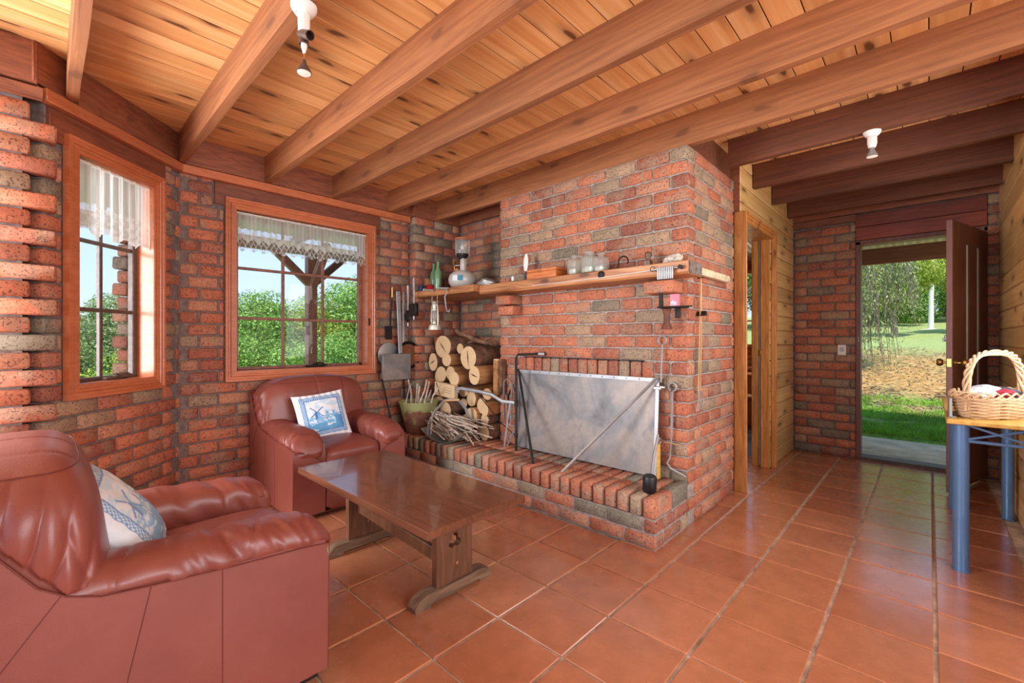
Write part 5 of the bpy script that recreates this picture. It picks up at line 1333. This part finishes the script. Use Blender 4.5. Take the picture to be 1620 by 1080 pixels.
# ------------------------------------------------------------------ things hanging at the left of the alcove
t = th('storm_lantern', 'pale metal hurricane lantern hanging under the shelf', 'lantern', -3.385, 2.54, 1.60)
lx, ly = -3.378, 2.52
LT = Matrix.Translation((lx, ly, 0)) @ Matrix.Diagonal((.70, .70, 1, 1)) @ Matrix.Translation((-lx, -ly, 0))
def lpt(nm, mat, par, fn):
    g = G(); fn(g); g.v = [tuple(LT @ Vector(p)) for p in g.v]; return g.obj(nm, mat, par)
M['palemetal'] = plain('pale_galvanised', srgb(206, 204, 186), .45, .35, var=.08)
lpt('fuel_tank', M['palemetal'], t, lambda g: g.lathe([(0, 1.265), (.082, 1.265), (.084, 1.272), (.070, 1.31), (.045, 1.318), (0, 1.32)], 28, (lx, ly, 0)))
lpt('burner', M['palemetal'], t, lambda g: g.lathe([(.028, 1.32), (.032, 1.335), (.022, 1.35), (0, 1.352)], 20, (lx, ly, 0)))
lpt('globe', M['clear'], t, lambda g: g.lathe([(.032, 1.345), (.048, 1.375), (.048, 1.41), (.034, 1.445)], 28, (lx, ly, 0)))
lpt('chimney_cap', M['palemetal'], t, lambda g: g.lathe([(.040, 1.445), (.042, 1.455), (.03, 1.46), (.034, 1.50), (.044, 1.505), (.032, 1.515), (.026, 1.53), (0, 1.532)], 24, (lx, ly, 0)))
lpt('side_tube', M['palemetal'], t, lambda g: [g.tube([(lx+s_*.068, ly, 1.30), (lx+s_*.070, ly, 1.42), (lx+s_*.060, ly, 1.49), (lx+s_*.03, ly, 1.505)], .008, 8) for s_ in (-1, 1)])
lpt('guard_wire', M['palemetal'], t, lambda g: [g.tube([(lx+.05*math.cos(a), ly+.05*math.sin(a), 1.34), (lx+.055*math.cos(a), ly+.055*math.sin(a), 1.39), (lx+.04*math.cos(a), ly+.04*math.sin(a), 1.45)], .0025, 5) for a in (-2.3, -.8, .8, 2.3)])
lpt('bail', M['palemetal'], t, lambda g: g.tube([(lx-.06, ly, 1.47), (lx-.055, ly, 1.60), (lx-.045, ly, 1.625), (lx+.045, ly, 1.625), (lx+.055, ly, 1.60), (lx+.06, ly, 1.47)], .0025, 6))
for (x, lb) in ((lx+.0, 'grey spike nail in the shelf edge holding the hurricane lantern'), (-3.15, 'grey spike nail in the shelf edge holding the S hook')):
    t = th('spike_nail', lb, 'nail', x, 2.48, 1.62)
    pt('shank', M['metal'], t, lambda g: g.tube([(x-.07, 2.46, 1.640), (x+.03, 2.482, 1.632)], .009, 8)); pt('head', M['steel_light'], t, lambda g: g.tube([(x-.082, 2.456, 1.641), (x-.07, 2.460, 1.640)], .016, 12))
t = th('s_hook', 'bent steel hook hanging under the shelf right of the hurricane lantern', 'hook', -3.14, 2.47, 1.55)
pt('hook_bar', M['steel_light'], t, lambda g: g.tube([(-3.165, 2.475, 1.622), (-3.135, 2.472, 1.615), (-3.13, 2.47, 1.585), (-3.155, 2.465, 1.56), (-3.13, 2.46, 1.46), (-3.115, 2.46, 1.425), (-3.09, 2.46, 1.42), (-3.08, 2.46, 1.44)], .0055, 8))
def ladle(x, y, ztop, zb, lb, kind, hmat):
    t = th('toasting_iron' if kind else 'skimmer', lb, 'cooking iron', x, y, ztop)
    pt('handle', hmat, t, lambda g: g.lathe([(0, 0), (.013, 0), (.013, -.09), (.016, -.10), (0, -.105)][::-1], 14, (x, y, ztop)))
    pt('rod', M['steel_light'], t, lambda g: [g.tube([(x+s_*.008, y, ztop-.10), (x+s_*.004, y, zb+.10)], .004, 6) for s_ in (-1, 1)])
    if kind: pt('jaw', M['iron'], t, lambda g: (g.box((x+.005, y-.012, zb+.04), (.115, .014, .12), .008), g.box((x+.0, y+.008, zb+.04), (.12, .014, .125), .008)))
    else: pt('jaw', M['iron'], t, lambda g: (g.lathe([(0, -.012), (.045, -.010), (.058, 0), (.045, .010), (0, .012)], 24, M=Matrix.Translation((x, y, zb+.04)) @ Matrix.Rotation(PI/2, 4, 'X'))))
    pt('catch', M['steel_light'], t, lambda g: g.tube([(x, y, zb-.02), (x, y, zb-.055)], .008, 8))
ladle(-3.70, 2.44, 1.70, 1.36, 'round jawed long handled cooking iron hanging at the left end of the shelf', 0, M['steel_light'])
ladle(-3.60, 2.44, 1.76, 1.42, 'square jawed long handled cooking iron hanging at the left end of the shelf', 1, M['metal'])
t = th('fish_slice', 'brass handled dark blade hanging against the brick left of the shelf', 'cooking iron', -3.80, 2.33, 1.6)
pt('handle', M['brass'], t, lambda g: g.tube([(-3.805, 2.33, 1.685), (-3.805, 2.33, 1.585)], .011, 10)); pt('rod', M['iron'], t, lambda g: g.tube([(-3.806, 2.33, 1.59), (-3.806, 2.31, 1.30)], .007, 6)); pt('blade', M['iron'], t, lambda g: g.box((-3.81, 2.295, 1.24), (.008, .075, .13), .003))
t = th('ash_shovel', 'square grey steel shovel with long flat handle on the brick left of the alcove', 'shovel', -3.70, 2.31, 1.3)
pt('handle', M['steel_light'], t, lambda g: (g.box((-3.735, 2.365, 1.34), (.010, .042, .60), .003, rot=(.045, 0, 0))), 30)
pt('handle_hole', M['black'], t, lambda g: [g.superell((-3.728, 2.365-(z_-1.34)*.045, z_), (.003, .004, .004), 1, 8, 6) for z_ in (1.60, 1.46, 1.32)])
pt('blade', M['plate'], t, lambda g: (g.box((-3.70, 2.32, .915), (.008, .30, .25), .008), g.box((-3.715, 2.175, .92), (.035, .008, .23), .003), g.box((-3.715, 2.465, .92), (.035, .008, .23), .003)))
t = th('frying_pan', 'round rusty brown pan with long grey handle hanging behind the shovel', 'pan', -3.76, 2.47, 1.2)
pt('handle', M['steel_light'], t, lambda g: g.box((-3.775, 2.44, 1.36), (.012, .024, .56), .003), 30)
pt('pan_disc', plain('rusty_pan', srgb(120, 74, 48), .5, .3, var=.35, scale=9), t, lambda g: g.lathe([(0, 0), (.105, 0), (.110, .004)], 32, M=Matrix.Translation((-3.748, 2.47, 1.02)) @ Matrix.Rotation(PI/2, 4, 'Y')))
pt('pan_rim', M['iron'], t, lambda g: g.lathe([(.11, 0), (.135, .028), (.139, .026), (.114, -.006)], 32, M=Matrix.Translation((-3.762, 2.47, 1.02)) @ Matrix.Rotation(PI/2, 4, 'Y')))
t = th('pot_lid', 'pale grey round lid tucked behind the shovel handle', 'lid', -3.79, 2.30, 1.0)
pt('lid_disc', M['metal'], t, lambda g: g.lathe([(0, .008), (.09, .005), (.115, 0), (.115, -.004), (0, .0)], 30, M=Matrix.Translation((-3.80, 2.29, 1.03)) @ Matrix.Rotation(PI/2, 4, 'Y')))
t = th('iron_rod', 'thin dark iron rods leaning on the brick behind the shovel', 'rod', -3.76, 2.3, .6)
pt('rod', M['iron'], t, lambda g: g.tube([(-3.79, 2.21, .80), (-3.70, 2.28, .30)], .008, 6)); pt('rod', M['iron'], t, lambda g: g.tube([(-3.79, 2.45, .80), (-3.78, 2.46, .45)], .008, 6))
t = th('hanging_wire', 'thin wire hook hanging on the brick right of the window', 'wire', -3.82, 2.15, 1.3)
pt('wire', M['iron'], t, lambda g: g.tube([(-3.822, 2.10, 1.32), (-3.815, 2.12, 1.18), (-3.815, 2.16, 1.08), (-3.815, 2.17, 1.02)], .003, 6)); pt('tag', M['iron'], t, lambda g: g.box((-3.818, 2.10, 1.34), (.008, .03, .07), .002))

# ------------------------------------------------------------------ firewood
def endmat():
    n_ = NT('sawn_log_end'); v = n_.coord('Object'); oi = n_.new('ObjectInfo').outputs['Random']
    wv = n_.new('TexWave', wave_type='RINGS', rings_direction='Y'); n_.l.new(v, wv.inputs['Vector']); wv.inputs['Scale'].default_value = 22; wv.inputs['Distortion'].default_value = 2.5; wv.inputs['Detail'].default_value = 2; wv.inputs['Detail Scale'].default_value = 2
    c = n_.ramp(wv.outputs['Fac'], [(.1, srgb(212, 178, 134)), (.9, srgb(232, 202, 160))]); c = n_.mix(n_.math('MULTIPLY', oi, .35), c, srgb(204, 160, 112)); n_.base(n_.mix(.3, c, n_.ramp(n_.noise(v, 25, 3), [(.3, (.75, .7, .66, 1)), (.7, (1.1, 1.1, 1.1, 1))]), 'MULTIPLY')); n_.rough(.8); return n_.m
M['logend'] = endmat()
M['logbark'] = plain('log_bark', srgb(122, 88, 66), .9, var=.4, scale=14, bump=.9, bscale=26)
M['logpeel'] = wood('peeled_log', srgb(152, 98, 56), srgb(206, 156, 104), grain=(12, 1.5, 12), rough=.7, knots=.4, kscale=(6, 3, 6), bump=.4)
M['crack'] = plain('crack', srgb(48, 28, 16), .9, var=0)
LOGS = [('A', -3.486, 2.70, 1.104, .122, .110, .40, 'bark', .8, 'large greyish log with a diagonal crack, topmost at the left of the firewood stack'),
('B', -3.621, 2.68, .949, .069, .089, .42, 'bark', -.5, 'dark edged oval log at the left edge of the stack below the top log'),
('C', -3.378, 2.66, .978, .068, .061, .40, 'peel', None, 'round pale log tucked just under the topmost greyish log'),
('D', -3.085, 2.68, 1.008, .106, .105, .42, 'bark', 1.45, 'largest yellow log with an upright crack at the top right of the stack'),
('E', -3.514, 2.70, .832, .081, .075, .36, 'peel', None, 'twin pale log, left one of the touching pair in the middle of the stack'),
('F', -3.355, 2.69, .850, .067, .067, .36, 'peel', None, 'twin pale log, right one of the touching pair in the middle of the stack'),
('G', -3.215, 2.62, .809, .070, .065, .46, 'peel', None, 'pale log reaching forward with its yellowish side showing below the largest log'),
('H', -2.935, 2.62, .857, .070, .085, .42, 'peel', .3, 'oval log with a short dark split across its face at the right of the stack'),
('I', -3.295, 2.76, 1.087, .047, .049, .30, 'bark', None, 'small grey weathered log beside the largest yellow log'),
('J', -3.665, 2.78, .790, .056, .062, .30, 'bark', None, 'shadowed brown log low at the left wall end of the stack'),
('K', -3.371, 2.64, .505, .083, .073, .46, 'bark', None, 'log with a knot hole behind the log carrier handle'),
('L', -3.575, 2.72, .500, .110, .105, .38, 'bark', None, 'thick dark log behind the bucket at the bottom left of the stack'),
('M', -3.014, 2.66, .493, .073, .066, .42, 'peel', None, 'round pale log low in the middle right of the stack below the crane arm'),
('N', -3.041, 2.68, .636, .060, .072, .40, 'peel', None, 'upright oval pale log with a small knot under the crane arm'),
('O', -2.925, 2.70, .580, .060, .069, .38, 'peel', None, 'pale log just right of the knotted one under the crane arm'),
('P', -2.842, 2.66, .560, .045, .062, .40, 'peel', None, 'pale log touching the chimney behind the crane brace rod'),
('Q', -2.853, 2.70, .692, .060, .051, .36, 'peel', None, 'reddish cracked log close to the chimney under the crane arm'),
('R', -2.885, 2.70, .462, .049, .050, .38, 'bark', None, 'small pale log second from the bottom near the chimney'),
('S', -2.850, 2.66, .354, .061, .066, .40, 'bark', None, 'reddish bark log lowest beside the chimney on the hearth'),
('T', -3.200, 2.72, .681, .064, .048, .36, 'peel', None, 'pale half round log directly behind the end of the crane arm'),
('U', -3.215, 2.74, .575, .050, .042, .34, 'bark', None, 'short shadowed log behind the log carrier handle, below the half round log'),
('V', -3.23, 2.80, .375, .100, .085, .28, 'bark', None, 'wide dark log behind the twigs in the carrier'),
('Y', -3.02, 2.78, .375, .075, .060, .30, 'bark', None, 'dark log low between the carrier and the reddish bark log'),
('Z', -3.19, 2.86, .925, .060, .045, .22, 'bark', None, 'dark log set back beneath the largest yellow log')]
for (nm, x, y, z, rx, rz, ln, mt, crack, lb) in LOGS:
    t = th('firewood_log', lb, 'log', x, y, z, 'stacked firewood'); sd = sum(map(ord, nm))
    ln = min(ln, 3.105-y); n_ = 26
    rad = [1 + .06*noise.noise(Vector((math.cos(2*PI*k_/n_)*1.4, math.sin(2*PI*k_/n_)*1.4, sd))) for k_ in range(n_)]
    P0 = [(x+rx*rad[k_]*math.cos(2*PI*k_/n_), y, z+rz*rad[k_]*math.sin(2*PI*k_/n_)) for k_ in range(n_)]
    g = G(); m_ = 6; vs = []; fs = []
    for i in range(m_+1):
        for k_, p in enumerate(P0):
            f_ = 1 + (.03*noise.noise(Vector((i*.8, k_*.6, sd))) if i else 0); vs.append((x+(p[0]-x)*f_, y+ln*i/m_, z+(p[2]-z)*f_))
    for i in range(m_):
        for k_ in range(n_): l = (k_+1) % n_; fs.append((i*n_+k_, i*n_+l, (i+1)*n_+l, (i+1)*n_+k_))
    fs.append(tuple(m_*n_+k_ for k_ in range(n_))); g.add(vs, fs); g.obj('bark' if mt == 'bark' else 'peeled_side', M['log'+mt], t)
    g = G(); vs = [(x, y-.004, z)] + [(x+(p[0]-x)*.985, y-.002, z+(p[2]-z)*.985) for p in P0] + P0
    g.add(vs, [(0, 1+(k_+1) % n_, 1+k_) for k_ in range(n_)] + [(1+k_, 1+(k_+1) % n_, 1+n_+(k_+1) % n_, 1+n_+k_) for k_ in range(n_)]); g.obj('sawn_end', M['logend'], t)
    if crack is not None:
        g = G(); L_ = min(rx, rz)*.75; c_, s_ = math.cos(crack), math.sin(crack)
        g.add([(x-c_*L_, y-.0062, z+s_*L_), (x+.006*s_, y-.0068, z+.006*c_), (x+c_*L_, y-.0062, z-s_*L_), (x-.006*s_, y-.0068, z-.006*c_)], [(0, 1, 2, 3)]); g.obj('crack', M['crack'], t)
t = th('split_log', 'upright split timber standing against the chimney edge above the crane', 'log', -2.735, 2.70, .86)
pt('split_face', M['logpeel'], t, lambda g: g.box((-2.735, 2.715, .845), (.055, .07, .30), .008)); pt('bark_edge', M['logbark'], t, lambda g: g.box((-2.700, 2.735, .855), (.03, .06, .30), .008)); pt('sawn_top', M['logend'], t, lambda g: g.box((-2.735, 2.715, 1.0), (.05, .06, .012), .003))
t = th('gnarled_branch', 'gnarled grey branch lying across the top of the firewood stack', 'branch', -3.25, 2.85, 1.2)
pt('stem', M['logbark'], t, lambda g: g.tube([(-3.36, 2.76, 1.270), (-3.33, 2.78, 1.235), (-3.27, 2.82, 1.215), (-3.20, 2.86, 1.175), (-3.12, 2.90, 1.150), (-3.03, 2.94, 1.130)], [.018, .022, .020, .024, .020, .012], 8))
pt('twig', M['logbark'], t, lambda g: g.tube([(-3.20, 2.86, 1.175), (-3.26, 2.86, 1.150), (-3.30, 2.86, 1.145)], [.016, .012, .008], 7)); pt('twig', M['logbark'], t, lambda g: g.tube([(-3.12, 2.90, 1.15), (-3.08, 2.92, 1.185), (-3.04, 2.93, 1.19)], [.014, .01, .006], 7))
t = th('wooden_block', 'flat pale wooden block with faint pencilled lines resting before the logs', 'block', -3.33, 2.60, .69)
pt('board', M['logend'], t, lambda g: g.box((-3.31, 2.60, .700), (.30, .045, .125), .003, rot=(0, .07, 0)), 30)
for k_, (w_, z_) in enumerate(((.11, .728), (.10, .705), (.09, .683))): pt('pencil_line', M['metal'], t, lambda g: g.tube([(-3.30+i*w_/24, 2.576, z_ - (i*w_/24)*.07 + .003*math.sin(i*2.3+k_)) for i in range(25)], .0009, 4))
pt('groove', M['crack'], t, lambda g: g.tube([(-3.43, 2.576, .765), (-3.37, 2.576, .650)], .004, 5))

M['twig'] = plain('grey_twig', srgb(196, 180, 164), .8, var=.25, scale=30); M['twigd'] = plain('brown_twig', srgb(120, 96, 74), .8, var=.3, scale=30)
# bucket with sticks
t = th('enamel_bucket', 'chipped pale green bucket holding sticks on the hearth', 'bucket', -3.56, 2.46, .285)
def bucketmat():
    n_ = NT('chipped_green_enamel'); v = n_.coord('Object'); sx = n_.new('SeparateXYZ'); n_.l.new(v, sx.inputs[0])
    f = n_.math('ADD', n_.math('MULTIPLY', sx.outputs['Z'], -3.2), n_.math('MULTIPLY', n_.math('SUBTRACT', n_.noise(v, 9, 4), .5), 1.6)); n_.base(n_.mix(n_.g(f, -.15, -.02), srgb(166, 168, 112), n_.ramp(n_.noise(v, 16, 4), [(.35, srgb(120, 72, 60)), (.6, srgb(150, 104, 84)), (.75, srgb(84, 78, 52))]))); n_.rough(.55); return n_.m
M['bucket'] = bucketmat(); bxc, byc = -3.565, 2.47
pt('pail', M['bucket'], t, lambda g: g.lathe([(0, .292), (.108, .292), (.112, .288), (.116, .30), (.182, .575), (.190, .58), (.188, .588), (.178, .580), (.110, .31), (0, .305)], 36, (bxc, byc, 0)))
pt('lug', M['bucket'], t, lambda g: g.box((bxc+.02, byc-.165, .565), (.035, .012, .06), .004)); pt('handle', M['steel_light'], t, lambda g: g.tube([(bxc-.13, byc+.1, .58), (bxc-.04, byc+.02, .72), (bxc+.0, byc-.06, .77), (bxc+.03, byc-.12, .74), (bxc+.035, byc-.168, .58)], .005, 6))
r = random.Random(12)
for k_ in range(11):
    a = r.uniform(0, 6.28); bx0, by0 = bxc+.05*math.cos(a), byc+.05*math.sin(a); lean = r.uniform(.06, .30); ln = r.uniform(.36, .52)
    t = th('stick', 'bare grey brown stick standing in the green bucket', 'stick', bx0, by0, .33, 'sticks in the bucket')
    P = [(bx0+lean*i/5*(.9 if k_ % 3 else -.35)+r.uniform(-.008, .008), by0-.03*i/5+r.uniform(-.012, .012), .32+ln*i/5) for i in range(6)]
    pt('stick_stem', M['twig'], t, lambda g: g.tube(P, [.014*(1-.09*i)*r.uniform(.7, 1.1) for i in range(6)], 7))
# log carrier with kindling
t = th('kindling_carrier', 'curved galvanised carrier with tall hoop handle holding twigs on the hearth', 'log carrier', -3.06, 2.46, .285)
cxx, cyy, ca_ = -3.07, 2.465, math.radians(10); TC = Matrix.Translation((cxx, cyy, .287)) @ Matrix.Rotation(ca_, 4, 'Z')
def cpart(nm, mat, fn):
    g = G(); fn(g); g.v = [tuple(TC @ Vector(p)) for p in g.v]; return g.obj(nm, mat, t)
def trough(g):
    n_ = 18; vs = []; fs = []
    for s_ in (0, 1):
        for i in range(n_+1):
            u_ = -1+2*i/n_; x_ = u_*.24; z_ = .004 + .095*abs(u_)**2.2 + s_*.004
            for y_ in (-.13, .13): vs.append((x_, y_, z_))
    o = (n_+1)*2
    for i in range(n_): fs += [(2*i, 2*i+1, 2*i+3, 2*i+2), (o+2*i, o+2*i+2, o+2*i+3, o+2*i+1), (2*i, 2*i+2, o+2*i+2, o+2*i), (2*i+1, o+2*i+1, o+2*i+3, 2*i+3)]
    g.add(vs, fs)
cpart('trough', M['metal'], trough)
cpart('handle', M['steel_light'], lambda g: g.tube([(-.155, -.13, .05), (-.145, -.12, .16), (-.10, -.08, .27), (-.05, -.03, .345), (-.02, 0, .36), (.05, .05, .35), (.09, .10, .27), (.105, .13, .16), (.11, .135, .06)], .016, 6, flat=(.3, 1)))
cpart('grip', M['palewood'], lambda g: g.tube([(-.055, -.03, .350), (.055, .05, .355)], .010, 8))
for k_ in range(120):
    z0 = .07 + .17*r.random(); x0 = r.uniform(-.22, .02); y0 = r.uniform(-.10, .10); ln = r.uniform(.24, .40); a = r.uniform(-.4, .2) if k_ % 5 else r.uniform(-.9, .6)
    q = thing('twig', 'thin dry twig lying in the galvanised carrier', 'twig', tuple(TC @ Vector((x0, y0, z0))), 0, 'twigs in the carrier')
    P = []; dz = r.uniform(-.12, .0)
    for i in range(5):
        u_ = i/4; xx = x0+math.cos(a)*ln*u_; P.append((xx, y0+math.sin(a)*ln*u_+r.uniform(-.008, .008), max(.02 + .095*abs(min(1, abs(xx)/.24))**2.2*(1 if abs(xx) < .24 else 0), z0+dz*u_+r.uniform(-.008, .008))))
    rr_ = r.uniform(.004, .010); g = G(); g.tube(P, [rr_, rr_, rr_*.9, rr_*.75, rr_*.5], 5); g.v = [tuple(TC @ Vector(p)) for p in g.v]; g.obj('twig_stem', M['twig'] if k_ % 3 else M['twigd'], q)
